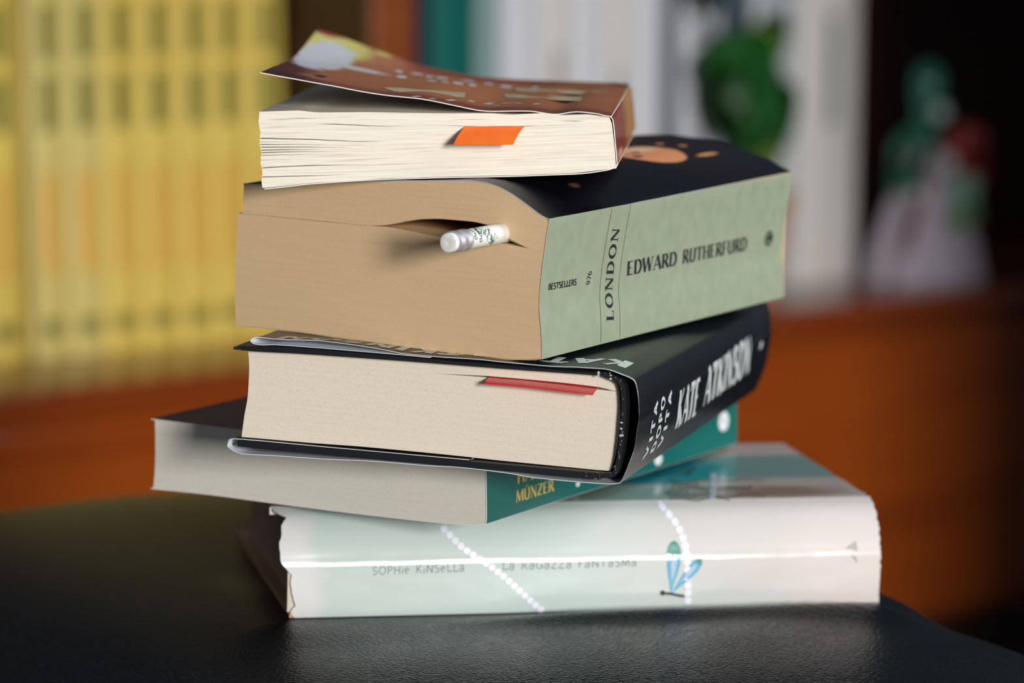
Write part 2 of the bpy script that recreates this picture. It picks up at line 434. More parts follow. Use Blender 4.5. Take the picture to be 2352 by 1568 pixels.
curves = [(mk(a), (lambda u, b=b: .68 * interp(b, u))) for a, b in SEPS]
lo = (lambda u: interp(lowA, u)); 
for i, (c, g) in enumerate(curves + [(None, None)]):
    if c: hi = (lambda u, c=c, g=g: c(u) - g(u) + 0.008 * noise.noise(Vector((u * 2.5, 5, i))))
    else: hi = topA
    thick = hi(6) - lo(6)
    bundle(mb, lo, hi, uRA, uLA, 0.0 + 0.01 * (i % 2), 18.8, 70, max(2, int(thick / 0.035)), 0.010, 0, i)
    if c: lo = (lambda u, c=c, g=g, i=i: c(u) + g(u) + 0.008 * noise.noise(Vector((u * 2.5, 5, i))))
mb.build('page_block', [PAGE_A], bookA, oA, smooth=25, loose=True)

ART = print_mat('brown_printed_cover', (186, 112, 68), [
    ((204, 128, 78), 5, 9, 4, 6, .6, .5),
    ((150, 78, 56), 4.0, .6, 9, 1.3, .5, .3),
    ((172, 84, 58), 7.5, 17.5, 4, 2.2, .5, .5),
    ((206, 128, 86), 9.8, 15.5, 1.2, 4.0, .5, .5),
    ((92, 34, 24), 12.4, 3.5, 1.3, 5.6, .35, .8),
    ((60, 22, 20), 12.5, .8, 2.2, 1.3, .4, .5),
    ((240, 226, 120), 11.5, 15.6, 1.45, 4.3, .25, .5),
    ((236, 210, 120), 9.75, 18.2, .3, .9, .5, .4),
    ((236, 234, 240), 11.35, 11.6, 1.05, 5.2, .14, .9),
    ((232, 226, 220), 10.0, 10.2, 1.1, .8, .35, .6),
    ((180, 60, 22), 12.1, 18.75, .75, .9, .4, .5),
    ((110, 22, 18), 12.45, 19.0, .5, .7, .4, .4),
    ((52, 32, 36), 10.62, 3.3, .22, .7, .5, .4),
    ((84, 50, 42), 3.2, 16.5, .9, .6, .5, .4),
    ((60, 42, 50), .1, 18.2, .9, 1.2, .5, .2),
], rough=0.32, coat=0.2)
CREAM = pbr('cream_print', (226, 204, 164), 0.35, coat=0.3)
WHITE_INK = pbr('white_print', (232, 230, 232), 0.4, coat=0.2)
mb = MB()
us = frange(0.10, 12.36, 60)
def covA_s(s, t):
    k = (s - 0.10) / 12.26
    u = lerp(0.10, lerp(12.35, 12.56, t / 18.85), k)
    return covA(u, t + 0.01 * noise.noise(Vector((s * 2, t, 0))) * (1 if t < 1 else 0))
mb.sheet(covA_s, us, frange(-.02, 18.85, 40), -0.035, (0, 1, 1), lambda s, t: (s, t))
pa = lambda a, b: covA(a, b, 0.012)
for q in ([(8.43, 3.30), (7.84, 4.42), (5.73, 6.85), (5.57, 4.29), (7.91, 2.09)], [(4.39, 13.59), (2.4, 13.3), (.64, 12.63), (1.61, 10.43), (4.15, 11.56)], [(4.50, 9.70), (1.51, 8.43), (1.43, 5.64), (4.33, 7.71)]):
    mb.poly(q, pa, 2)
for i, (a, b) in enumerate([(8.77, 12.94), (8.42, 10.37), (8.12, 13.44), (7.59, 12.85), (7.27, 10.17), (7.12, 12.94), (6.78, 10.27), (6.34, 10.95), (6.19, 14.02), (5.84, 11.5), (5.42, 14.20), (4.71, 13.9), (3.60, 13.97)]):
    mb.poly([(a + (.16 + .05 * (i % 3)) * cos(k * pi / 4), b + (.5 + .25 * (i % 2)) * sin(k * pi / 4)) for k in range(8)], pa, 3)
for pts in ([(7.05, .25), (6.85, .9)], [(6.45, .5), (6.35, .9)], [(5.95, 1.3), (5.75, 2.2)], [(5.3, 3.1), (5.2, 3.6)], [(4.75, 3.2), (4.55, 4.3)], [(4.6, 3.0), (4.2, 3.0)], arc(3.85, 3.7, .35, .6, 160, 20), [(3.0, 3.4), (2.85, 4.0)], [(1.85, 5.4), (1.6, 5.7)]):
    mb.ribbon(pts, lambda a, b: 0.09, pa, 3)
mb.build('front_cover', [ART, PAPER, CREAM, WHITE_INK], bookA, oA, smooth=50)
mb = MB()
pth, kn, _ = path([(.12, 2.04), (.03, 1.90), (-.01, 1.4), (-.03, .97), (-.06, .34)])
SPA = print_mat('brown_orange_spine', (150, 62, 40), [((196, 130, 62), 0, 17.0, 3, 7.0, .5, .6), ((200, 150, 130), .9, 3.0, .10, 1.6, .6, .6), ((60, 42, 50), 0, 19.2, 4, 1.1, .4, .2)], rough=.32, coat=.3)
mb.sheet(lambda s, t: (pth(s)[0], t, pth(s)[1]), knots(kn, 4), frange(-.02, 18.85, 20), 0.035, (0, 1, 1), lambda s, t: (s, t))
mb.build('spine', [SPA, PAPER], bookA, oA, smooth=60)
mb = MB()
pth2, kn2, _ = path([(-.06, .34), (.04, .22), (.38, .13), (1.48, .04), (3.31, .04), (5.75, .08), (8.21, .10), (10.68, .04), (11.92, -.05), (12.41, -.08)])
DKRED = pbr('dark_red_back_cover', (96, 36, 26), 0.35, coat=0.3)
mb.sheet(lambda s, t: (pth2(s)[0], t, pth2(s)[1]), knots(kn2, 4), frange(-.02, 18.85, 10), 0.035, (0, 1, 1))
mb.build('back_cover', [DKRED, PAPER], bookA, oA, smooth=50)

# orange marker tab sticking out of the pages
ORANGE = pbr('orange_marker_paper', (255, 120, 40), 0.55, spec=0.3, var=((248, 104, 32), (90, 90, 90), .4, .7, 4))
tabO = (4.5, .2, 1.8)
tab = book_empty('page_marker', 'A', tabO, 'orange paper marker flag sticking out of the top paperback pages', 'page marker', None)
mb = MB()
def tabf(s, t):
    k = max(0.0, .05 - t) / 1.03
    w = lerp(1.80, 1.875, (s - 3.1) / 2.1)
    return (s + .38 * k + .03 * sin(k * 3), t, w - .57 * k ** 1.25)
mb.sheet(tabf, frange(3.12, 5.2, 12), frange(-.98, 1.6, 26), 0.012, (0, 0, 0))
mb.build('paper_flag', [ORANGE], tab, tabO, smooth=60)

# ================================================================== thick tan paperback with the green spine
oB = (6.3, 9.8, 0.0)
bookB = book_empty('paperback_book', 'B', oB, 'very thick tan-paged paperback with a sage green spine lettered LONDON')
B_R = scurve([(-.1, .09), (.07, .09), (1.05, .15), (1.81, .24), (2.69, .20), (3.62, .10), (4.39, .0), (4.80, -.06), (5.2, -.06)])
B_L = [(-.2, 12.70), (.02, 12.70), (2.05, 12.77), (2.82, 12.71), (4.05, 12.66), (4.09, 12.47), (4.76, 12.42), (5.8, 12.38)]
loB = scurve([(12.9, .02), (11.24, .05), (10.30, .05), (7.81, -.02), (5.37, -.10), (2.97, -.13), (1.49, -.12), (.62, -.05), (0, .04)])
gapL = scurve([(12.9, 4.09), (8.87, 4.07), (7.58, 4.06), (6.49, 4.08), (5.49, 4.02), (4.38, 3.90), (3.03, 3.87), (1.89, 3.86), (.96, 3.80), (.63, 3.77), (.0, 3.74)])
gapU = scurve([(12.9, 4.095), (8.87, 4.085), (7.58, 4.068), (6.67, 4.12), (6.08, 4.23), (5.59, 4.36), (4.87, 4.49), (3.97, 4.55), (3.08, 4.55), (2.44, 4.49), (1.90, 4.24), (1.30, 3.99), (.63, 3.77), (.0, 3.74)])
topB = scurve([(12.9, 5.15), (12.40, 5.15), (12, 5.16), (11, 5.21), (10, 5.29), (9, 5.43), (8, 5.54), (7, 5.63), (6, 5.72), (5, 5.79), (4, 5.86), (3, 5.92), (2.53, 5.90), (1.94, 5.79), (1.35, 5.56), (.76, 5.24), (.20, 4.92), (-.1, 4.76)])
topB2 = scurve([(12.9, 5.2), (12.4, 5.22), (9, 5.55), (7, 5.85), (6, 5.95), (5.14, 6.0), (4.06, 5.95), (3.1, 5.86), (2.04, 5.62), (1.07, 5.38), (.43, 5.12), (0, 4.9), (-.1, 4.8)])
def topBv(u, v):
    q = min(1, max(0, (v - 5.0) / 14.0)); q = q * q * (3 - 2 * q)
    return lerp(topB(u), topB2(u), q)
mb = MB()
uLB1 = lambda w: interp(B_L, min(w, 4.05)) + 0.012 * noise.noise(Vector((w * 8, 1, 2)))
uLB2 = lambda w: interp(B_L, max(w, 4.09)) + 0.012 * noise.noise(Vector((w * 8, 1, 2)))
bundle(mb, loB, gapL, B_R, uLB1, 0, 19.6, 70, 60, 0.006, 0, 1)
bundle(mb, gapU, topB, B_R, uLB2, 0, 19.6, 90, 26, 0.006, 0, 2, lambda u: topB2(u) - .01)
# two loose leaves sagging under the upper pages
for off, ue in ((.030, .75), (.060, 1.05)):
    def leaf(s, t, off=off):
        k = min(1.0, max(0, (s - .63) / .8)) * min(1.0, max(0.0, (9.2 - s) / 3.0))
        w = gapU(s) - off * k * (0.4 if s > 2.3 else 1)
        return (s, t, max(w, gapL(s) + 0.002))
    mb.sheet(leaf, frange(ue, 9.0, 50), frange(.02, 19.5, 4), 0.006, (0, 0, 0))
mb.build('page_block', [PAGE_B], bookB, oB, smooth=25, loose=True)
SAGE = pbr('sage_green_spine_card', (148, 157, 134), 0.5, spec=0.35, coat=0.06, var=((140, 151, 124), (160, 160, 160), .35, .7, 5))
fB = lambda w: B_R(w) - 0.05
mb = MB()
mb.sheet(lambda s, t: (fB(s), t, s), frange(.0, 4.86, 24), frange(-.03, 19.62, 20), -0.04, (0, 1, 1))
PSB = lambda v, w: (fB(w) - 0.008, v, w)
text(mb, 'BESTSELLERS', (.49, 2.33), (2.05, -.04), (0, .215), PSB, 2, .22, .17, track=.05)
text(mb, '976', (3.57, 2.17), (.07, .5), (-.29, .03), PSB, 2, .14, .12)
text(mb, 'LONDON', (5.27, .73), (.11, 3.31), (-.55, .05), PSB, 2, .20, .075, .15, track=.16)
text(mb, 'EDWARD', (6.38, 2.21), (3.98, -.02), (-.03, .52), PSB, 2, .235, .08, .15, track=.08)
text(mb, 'RUTHERFURD', (10.85, 2.19), (5.48, -.03), (-.03, .52), PSB, 2, .235, .08, .15, track=.08)
for a, b in (((4.23, .06), (4.53, 4.82)), ((5.70, .06), (5.96, 4.82))):
    mb.ribbon([a, b], lambda p, q: .011, PSB, 2, .2)
mb.poly([(18.28 + .36 * cos(k * pi / 12), 2.43 + .30 * sin(k * pi / 12)) for k in range(24)], PSB, 2)
mb.ribbon(arc(18.28, 2.43, .20, .17, 60, 330), lambda p, q: .03, lambda v, w: (fB(w) - 0.013, v, w), 0, .05)
mb.build('spine', [SAGE, pbr('pale_card_edge', (206, 200, 188), .7), INK], bookB, oB, smooth=50)
NIGHT = print_mat('midnight_printed_cover', (9, 9, 16), [
    ((30, 18, 22), 3.6, 16.5, 3.0, 4.2, .6, .6),
    ((20, 18, 30), 1.2, 18.6, 1.4, 1.4, .6, .6),
    ((226, 150, 104), 3.05, 13.4, 1.28, 2.15, .05, .05),
    ((236, 198, 160), 3.75, 13.9, .5, 1.1, .7, .4),
    ((40, 42, 40), 3.4, 13.1, .16, .28, .4, .4), ((40, 42, 40), 2.8, 12.1, .16, .34, .4, .4),
    ((214, 146, 96), 4.05, 16.4, .14, .24, .4, .8), ((214, 146, 96), 3.3, 16.85, .17, .24, .4, .8),
    ((214, 150, 96), 2.1, 16.6, .14, .85, .3, .4), ((96, 66, 48), 1.3, 4.3, .12, .3, .6, .9),
], rough=.38, coat=0.0)
NIGHT.node_tree.nodes['Principled BSDF'].inputs['Specular IOR Level'].default_value = .18
mb = MB()
ptB, knB, _ = path([(-.07, 4.86)] + [(u, topB(u) + .035) for u in (.20, .76, 1.35, 1.94, 2.53, 3, 4, 5, 6, 7, 8, 9, 10, 11, 12, 12.42)])
def covB(s, t):
    u, w = ptB(s)
    return (u, t + .004 * noise.noise(Vector((s * 40, 0, 0))), w + topBv(u, t) - topB(u) + .012 * noise.noise(Vector((u * .6, t * .5, 4))))
mb.sheet(covB, knots(knB, 4), frange(-.02, 19.62, 40), -.03, (0, 1, 1), lambda s, t: (ptB(s)[0], t))
mb.build('front_cover', [NIGHT, pbr('worn_pale_card_edge', (200, 204, 206), .7)], bookB, oB, smooth=50)
mb = MB()
mb.sheet(lambda s, t: (s, t, loB(s) - .035), frange(.06, 12.72, 40), frange(-.02, 19.62, 6), .03, (0, 1, 1))
mb.build('back_cover', [pbr('sage_back_cover', (120, 138, 106), .45, coat=.2), pbr('tan_card_edge', (214, 184, 146), .8)], bookB, oB, smooth=50)

# pencil resting in the gap between the pages
pO = Vector((1.826, 0, 4.215))
pen = book_empty('pencil', 'B', (pO.x, 0, pO.z), 'white pencil with a silver ferrule and white eraser poking out of the tan pages', 'pencil', None)
ax = Vector((.10, -3.96, -.01)).normalized()
q = ax.cross(Vector((0, 0, 1))).normalized(); q2 = q.cross(ax)
PM = Matrix((q, q2, ax)).transposed()
PW = pbr('white_pencil_lacquer', (232, 232, 228), .35, coat=.3)
r = .345
mb = MB(); mb.lathe([(r, -13.2), (r, 2.36)], 40, pO, 0, PM)
def onpen(a, z):   # a in cm around the barrel, measured from its upper camera side
    th = a / r
    d = PM @ Vector(((r + .006) * cos(th), (r + .006) * sin(th), z)); return tuple(pO + d)
GREENP = pbr('green_pencil_print', (60, 110, 84), .5)
rs = random.Random(4)
A0 = r * radians(30)
for k in range(46):
    z = .95 + rs.random() * 1.05; a = A0 - .05 + (z - 1.5) * .5 + rs.uniform(-.24, .24)
    mb.ribbon([(a, z), (a + rs.uniform(.06, .2), z + rs.uniform(-.16, .02))], lambda p, q_: .014 + .010 * rs.random(), onpen, 1, .03)
for k in range(8):
    z = .75 + rs.random() * .5; a = A0 - .25 + rs.uniform(-.12, .1)
    mb.ribbon(arc(a, z, .05, .06, rs.uniform(0, 180), rs.uniform(200, 400), 6), lambda p, q_: .008, onpen, 1, .03)
for zz, a0, n in ((2.18, A0 + .02, 6), (1.86, A0 - .10, 6)):
    for k in range(n):
        mb.ribbon(arc(a0 - .12 + k * .10, zz + .03 * (k % 2), .05, .075, 40 + 70 * k, 300 + 70 * k, 7), lambda p, q_: .017, onpen, 2, .02)
mb.build('barrel', [PW, GREENP, INK], pen, pO, smooth=40)
mb = MB()
pr = [(r + .012, 2.34)]
for k in range(3): pr += [(r + .012, 2.42 + k * .09), (r + .03, 2.445 + k * .09), (r + .012, 2.47 + k * .09)]
pr += [(r + .012, 2.74), (r + .004, 2.78), (r + .012, 2.82)]
for k in range(3): pr += [(r + .012, 2.90 + k * .09), (r + .03, 2.925 + k * .09), (r + .012, 2.95 + k * .09)]
pr += [(r + .012, 3.26), (r - .01, 3.27)]
mb.lathe(pr, 40, pO, 0, PM)
mb.build('ferrule', [pbr('silver_ferrule', (214, 212, 218), .38, metal=.75)], pen, pO, smooth=30)
mb = MB()
mb.lathe([(r - .012, 3.1), (r - .012, 3.40), (r - .022, 3.435), (r - .06, 3.45), (.06, 3.44), (.001, 3.43)], 40, pO, 0, PM)
mb.build('eraser', [pbr('white_eraser_rubber', (246, 246, 240), .85, var=((226, 228, 222), (500, 500, 500), .4, .7, 4))], pen, pO, smooth=50)

# ================================================================== black jacketed hardback
oC = (7.0, 10.9, 0.0)
bookC = book_empty('hardback_book', 'C', oC, 'ivory-paged hardback in a worn black jacket with white lettering, third from the top')
mb = MB()
topC = scurve([(14, 3.47), (13.73, 3.48), (11.58, 3.53), (9.55, 3.56), (7.54, 3.58), (6.12, 3.58), (3.90, 3.60), (1.70, 3.63), (.89, 3.64), (.54, 3.50), (.3, 3.3)])
botC = scurve([(14, .38), (11.47, .39), (9.03, .42), (5.99, .40), (4.32, .37), (2.65, .36), (1.01, .35), (.3, .36)])
uRC = scurve([(.33, .53), (.72, .42), (1.31, .33), (2.11, .28), (3.13, .36), (3.49, .52), (3.7, .8)])
uLC = scurve([(3.47, 13.73), (2.77, 13.67), (1.90, 13.69), (1.10, 13.80), (.43, 13.87)])
slit = scurve([(14, 3.2), (6.8, 3.21), (5, 3.235), (2.8, 3.215), (1.08, 3.16), (.37, 3.10), (0, 3.08)])
slg = lambda u: interp([(14, 0), (7, 0), (6.3, .008), (5.05, .03), (3, .042), (1.1, .05), (.9, .035), (.4, 0)], u)
bundle(mb, botC, lambda u: slit(u) - slg(u), uRC, uLC, 0, 21.7, 60, 60, .005, 0, 5)
bundle(mb, lambda u: slit(u) + slg(u), topC, uRC, uLC, 0, 21.7, 60, 8, .005, 0, 6)
mb.build('page_block', [PAGE_C], bookC, oC, smooth=25, loose=True)
BLACKB = pbr('black_cloth_board', (16, 18, 24), .55, bump=((500, 500, 500), .2, .0003))
WORN = pbr('worn_white_card', (206, 208, 214), .85, bump=((900, 900, 900), .5, .0006))
rw = random.Random(11)
def worn_bits(mb, pts, mat, fn, size=.07, n=3):
    for (a, b) in pts:
        big = rw.choice((.35, .5, 1.5))
        for k in range(rw.choice((1, n, n + 3))):
            ca, cb = a + rw.uniform(-.5, .5) * size, b + rw.uniform(-2.2, 2.2) * size * .8
            rr_ = size * rw.uniform(.15, .5) * big
            mb.poly([(ca + rr_ * rw.uniform(.5, 1.3) * cos(i * pi / 4), cb + rr_ * rw.uniform(.4, 1.1) * sin(i * pi / 4)) for i in range(8)], fn, mat)
mb = MB()
bup = scurve([(.78, 3.78), (2, 3.74), (5.25, 3.745), (7.44, 3.745), (11.06, 3.755), (12.7, 3.74), (13.2, 3.68), (14.0, 3.64), (14.16, 3.60)])
blo = scurve([(.5, 3.66), (1.7, 3.645), (4, 3.615), (7.5, 3.595), (9.5, 3.575), (11.6, 3.545), (13.7, 3.49), (14.16, 3.50)])
def slab(mb, lo_, hi_, u0, u1, v0, v1, n=40, mat=0):
    us = frange(u0, u1, n)
    F = [[mb.vert((u, v0, lo_(u))), mb.vert((u, v0, hi_(u)))] for u in us]
    K = [[mb.vert((u, v1, lo_(u))), mb.vert((u, v1, hi_(u)))] for u in us]
    for i in range(n):
        mb.face([F[i][0], F[i + 1][0], F[i + 1][1], F[i][1]], mat); mb.face([K[i][0], K[i + 1][0], K[i + 1][1], K[i][1]], mat)
        mb.face([F[i][0], F[i + 1][0], K[i + 1][0], K[i][0]], mat); mb.face([F[i][1], F[i + 1][1], K[i + 1][1], K[i][1]], mat)
    for i in (0, n):
        mb.face([F[i][0], F[i][1], K[i][1], K[i][0]], mat)
slab(mb, blo, bup, .78, 14.16, -.34, 22.05)
FB = lambda a, b: (a, -.352, b)
worn_bits(mb, [(14.05, 3.57), (14.0, 3.60), (13.9, 3.55)], 1, FB, .05, 4)
worn_bits(mb, [(1.0, 3.71), (.88, 3.72)], 1, FB, .06, 4)
mb.build('front_board', [BLACKB, WORN], bookC, oC, bevel=.02)
mb = MB()
slab(mb, lambda u: .10, lambda u: .32, .78, 13.86, -.42, 22.05)
worn_bits(mb, [(1.0, .2), (1.25, .22), (.9, .24), (1.5, .18)], 1, lambda a, b: (a, -.432, b), .07, 3)
mb.build('back_board', [BLACKB, WORN], bookC, oC, bevel=.02)
mb = MB()
ptS, knS, _ = path([(.80, 3.78), (.45, 3.68), (.17, 3.50), (.06, 3.18), (.01, 2.59), (.03, 1.78), (.05, 1.40), (.14, .56), (.32, .22), (.79, .12)])
mb.sheet(lambda s, t: (ptS(s)[0], t, ptS(s)[1]), knots(knS, 5), frange(-.30, 22.0, 6), .17, (0, 0, 0))
worn_bits(mb, [(.62, 3.66), (.40, 3.60), (.27, 3.44), (.18, 3.15), (.14, 2.9), (.12, 2.5), (.11, 2.1), (.13, 1.78), (.14, 1.40), (.2, 1.0), (.3, .5), (.48, .24), (.7, .2)], 1, lambda a, b: (a, -.312, b), .075, 3)
mb.build('spine_board', [BLACKB, WORN], bookC, oC, smooth=50)
JACK = pbr('black_glossy_jacket', (14, 16, 23), .36, spec=.34, coat=.08, coat_rough=.25, var=((24, 28, 33), (40, 40, 40), .52, .75, 6), bump=((260, 260, 260), .12, .0004))
PAL = pbr('pale_jacket_lettering', (208, 214, 210), .45, coat=.2)
JP = ([(7.0, 3.785), (9, 3.80), (11, 3.80), (12.6, 3.785), (13.15, 3.735), (13.42, 3.76), (13.55, 3.86), (13.42, 3.96), (13.2, 4.0)]
      + [(12.61, 3.98), (11.07, 4.05), (9.86, 4.01), (8.85, 3.94), (7.84, 3.84), (6.85, 3.83), (5.25, 3.86), (4.37, 3.84), (2.72, 3.83), (1.62, 3.88), (.81, 3.89), (.19, 3.75)]
      + [(-.24, 3.57), (-.40, 3.03), (-.45, 2.56), (-.47, 2.34), (-.42, 1.91), (-.35, 1.26), (-.21, .77), (-.05, .32), (.11, .02)]
      + [(.62, -.05), (1.99, -.07), (3.08, -.06), (4.20, .02), (5.87, .06), (6.89, .02), (8.90, .0), (10.68, -.08), (12.5, -.12), (13.66, -.16), (14.09, -.05), (14.27, .10), (14.22, .28), (14.0, .35)]
      + [(13.0, .355), (10.5, .35), (8, .35), (5.45, .35)])
ptJ, knJ, TJ = path(JP)
mb = MB()
jag = lambda s: -.36 + .02 * noise.noise(Vector((s * 90, 2, 0))) + .012 * noise.noise(Vector((s * 300, 7, 0)))
def jack(s, t):
    u, w = ptJ(s)
    if w > 3.81 and t > 0:
        cap = interp([(0, 3.9), (2, 3.89), (3, 3.87), (4, 3.835), (9, 3.835), (10, 3.86), (13.6, 3.88)], u)
        w = lerp(w, min(w, cap), min(1, t / 1.6))
    return (u, max(t, jag(s)) if t < 0 else t, w)
mb.sheet(jack, knots(knJ, 4), [-.5, -.1, .3, .8, 1.3, 1.8] + frange(2.4, 22.1, 16), .022, (0, 1, 1))
JT = scurve([(.19, 3.75), (.81, 3.89), (1.62, 3.88), (2.72, 3.83), (4.37, 3.84), (5.25, 3.86), (6.85, 3.83), (7.84, 3.84), (8.85, 3.94), (9.86, 4.01), (11.07, 4.05), (12.61, 3.98), (13.2, 4.0)])
JS = scurve([(.02, .11), (.32, -.05), (.77, -.21), (1.26, -.35), (1.91, -.42), (2.34, -.47), (2.56, -.45), (3.03, -.40), (3.57, -.24), (3.75, .19)])
def ptop(u, v):
    w = JT(u); cap = interp([(0, 3.9), (2, 3.89), (3, 3.87), (4, 3.835), (9, 3.835), (10, 3.86), (13.6, 3.88)], u)
    return (u, v, (lerp(w, min(w, cap), min(1, max(0, v) / 1.6)) if w > 3.81 else w) + .014)
psp = lambda v, w: (JS(w) - .014, v, w)
text(mb, 'KATE ATKINSON', (.36, 2.05), (12.3, -1.0), (0, -1.25), ptop, 2, .27, .24, track=.14)
text(mb, 'VITA', (2.36, .52), (0, 1.98), (-.56, 0), psp, 2, .26, .20, track=.30)
text(mb, 'DOPO', (3.44, .55), (0, 1.98), (-.56, 0), psp, 2, .26, .20, track=.24)
text(mb, 'VITA', (4.50, .58), (0, 1.98), (-.56, 0), psp, 2, .26, .20, track=.30)
text(mb, 'KATE', (6.10, .94), (3.35, .02), (-.32, 1.45), psp, 2, .30, .11, track=.10)
text(mb, 'ATKINSON', (10.45, 1.12), (7.95, .22), (-.28, 1.45), psp, 2, .30, .11, track=.10)
mb.poly([(20.15 + .26 * cos(k * pi / 6), 2.15 + .17 * sin(k * pi / 6)) for k in range(12)], psp, 2)
mb.build('dust_jacket', [JACK, PAPER_COOL, PAL], bookC, oC, smooth=50)

RED = pbr('red_glossy_bookmark', (222, 42, 50), .3, coat=.5, bump=((300, 300, 300), .25, .0006))
bmO = (3.1, .0, 3.2)
bmk = book_empty('bookmark', 'C', bmO, 'red card bookmark sticking out of the black jacketed hardback', 'bookmark', None)
mb = MB()
def bmf(s, t):
    k = max(0, .25 - t)
    return (s, t + .02 * noise.noise(Vector((s * 1.2, 0, 3))), slit(s) + .026 - .16 * k * k - .05 * k + .012 * sin(s * 2.2) * k)
mb.sheet(bmf, frange(1.12, 4.97, 40), frange(-.62, 2.4, 24), -.03, (0, 0, 1))
mb.build('card_strip', [RED, pbr('red_card_edge', (214, 96, 92), .5)], bmk, bmO, smooth=60)

# ================================================================== teal paperback
oD = (6.8, 10.3, 0.0)
bookD = book_empty('paperback_book', 'D', oD, 'grey-white paged paperback with a teal spine and gold author lettering, fourth from the top')
mb = MB()
topD = scurve([(13.6, 2.49), (11.4, 2.45), (9.78, 2.41), (5, 2.38), (2, 2.33), (.03, 2.27), (-.1, 2.27)])
botD = scurve([(13.6, .03), (11.39, .05), (8.47, .0), (5.35, -.04), (2.74, -.045), (1.46, -.03), (.5, .0), (.13, .05), (-.1, .16)])
uRD = scurve([(0, .05), (.17, .0), (1.25, .03), (2.3, .06)])
uLD = scurve([(2.45, 13.50), (1.44, 13.48), (.56, 13.51), (0, 13.57)])
bundle(mb, botD, topD, uRD, uLD, 0, 20.6, 60, 44, .005, 0, 9)
mb.build('page_block', [PAGE_D], bookD, oD, smooth=25, loose=True)
TEAL = pbr('teal_spine_card', (6, 98, 92), .45, spec=.35, coat=.04)
GOLD = pbr('gold_lettering', (214, 186, 92), .4)
fD = lambda w: uRD(w) - .045
mb = MB()
mb.sheet(lambda s, t: (fD(s), t, s), frange(.08, 2.31, 12), frange(-.02, 20.65, 12), -.035, (0, 1, 1))
psd = lambda v, w: (fD(w) - .008, v, w)
text(mb, 'MÜNZER', (2.09, .50), (2.86, .0), (0, .41), psd, 2, .20, .08, .10, track=.05)
text(mb, 'HANNI', (2.2, 1.14), (2.6, .0), (0, .41), psd, 2, .20, .08, .10, track=.05)
for (a, b, ra, rb) in ((19.37, 1.12, .46, .38), (13.5, .42, .34, .2), (6.83, .46, .16, .09)):
    mb.poly([(a + ra * cos(k * pi / 10), b + rb * sin(k * pi / 10)) for k in range(20)], psd, 3)
mb.poly([(19.37 + .12 * cos(k * pi / 5), 1.14 + .12 * sin(k * pi / 5)) for k in range(10)], lambda v, w: (fD(w) - .013, v, w), 4)
mb.build('spine', [TEAL, PAPER, GOLD, WHITE_INK, pbr('grey_logo_mark', (150, 180, 178), .5)], bookD, oD, smooth=50)
mb = MB()
mb.sheet(lambda s, t: (s, t, topD(s) + .045 + (.03 if s > 13.3 else 0) * (s - 13.3)), frange(.02, 13.64, 40), frange(-.02, 20.65, 8), -.035, (0, 1, 1))
mb.build('front_cover', [pbr('dark_brown_cover', (34, 24, 26), .35, coat=.3), PAPER], bookD, oD, smooth=50)
mb = MB()
mb.sheet(lambda s, t: (s, t, botD(s) - .04), frange(.02, 13.66, 40), frange(-.02, 20.65, 8), .035, (0, 1, 1))
mb.build('back_cover', [TEAL, PAPER], bookD, oD, smooth=50)

# ================================================================== pale hardback at the bottom, spine towards the camera
oE = (7.0, 10.8, 0.0)
bookE = book_empty('hardback_book', 'E', oE, 'pale laminated hardback lying spine-forward at the bottom of the stack, with a blue dragonfly')
fE = scurve([(-.05, .05), (.0, .0), (.30, -.05), (.75, -.08), (1.44, -.09), (1.80, -.085), (1.95, -.06), (2.1, -.015), (2.43, .09), (2.9, .32), (3.27, .61), (3.5, .92), (3.62, 1.22), (3.70, 1.50)])
def film(name, base, blobs, rough, nsc):
    m = print_mat(name, base, blobs, rough=rough, coat=.5, nscale=nsc)
    nt = m.node_tree; b = nt.nodes['Principled BSDF']; b.inputs['Coat Roughness'].default_value = .13
    tc = nd(nt, 'ShaderNodeTexCoord'); mp = nd(nt, 'ShaderNodeMapping'); mp.inputs['Scale'].default_value = (22, 60, 60)
    nz = nd(nt, 'ShaderNodeTexNoise'); nz.inputs['Scale'].default_value = 1; nz.inputs['Detail'].default_value = 3; nz.inputs['Distortion'].default_value = .6
    bp = nd(nt, 'ShaderNodeBump'); bp.inputs['Strength'].default_value = .07; bp.inputs['Distance'].default_value = .0015
    nt.links.new(tc.outputs['Object'], mp.inputs[0]); nt.links.new(mp.outputs[0], nz.inputs['Vector'])
    nt.links.new(nz.outputs['Fac'], bp.inputs['Height']); nt.links.new(bp.outputs[0], b.inputs['Normal']); nt.links.new(bp.outputs[0], b.inputs['Coat Normal'])
    return m
PALE = film('pale_green_laminated_spine', (190, 203, 199), [
    ((204, 197, 192), 18.5, 2.6, 6.5, 2.4, .6, .4), ((212, 200, 195), 20.5, 1.6, 2.4, 2.2, .6, .4), ((214, 213, 213), .2, 1.8, .9, 3, .5, .8), ((150, 150, 146), 20.4, 9.02, .1, .1, .12, .5)], .55, .8)
FILM_EDGE = pbr('torn_film_edge', (222, 214, 210), .5, bump=((700, 700, 700), .5, .001))
BEAD = pbr('white_bead_print', (236, 234, 246), .3, coat=.5)
WBL = pbr('blue_wing_print', (52, 156, 190), .3, coat=.5); WTE = pbr('teal_wing_print', (4, 126, 110), .3, coat=.5); WIN = pbr('lilac_wing_print', (166, 186, 212), .3, coat=.5)
GRT = pbr('grey_green_ink', (66, 90, 94), .4, coat=.3)
mb = MB()
jagE = [(-.1, .12), (.0, .15), (.2, -.02), (.45, .16), (.8, .06), (1.3, -.02), (1.55, .02), (1.7, -.12), (2.0, -.36), (2.6, -.40), (2.9, -.30), (3.2, -.28), (3.45, -.05), (3.6, -.45), (3.7, -.55)]
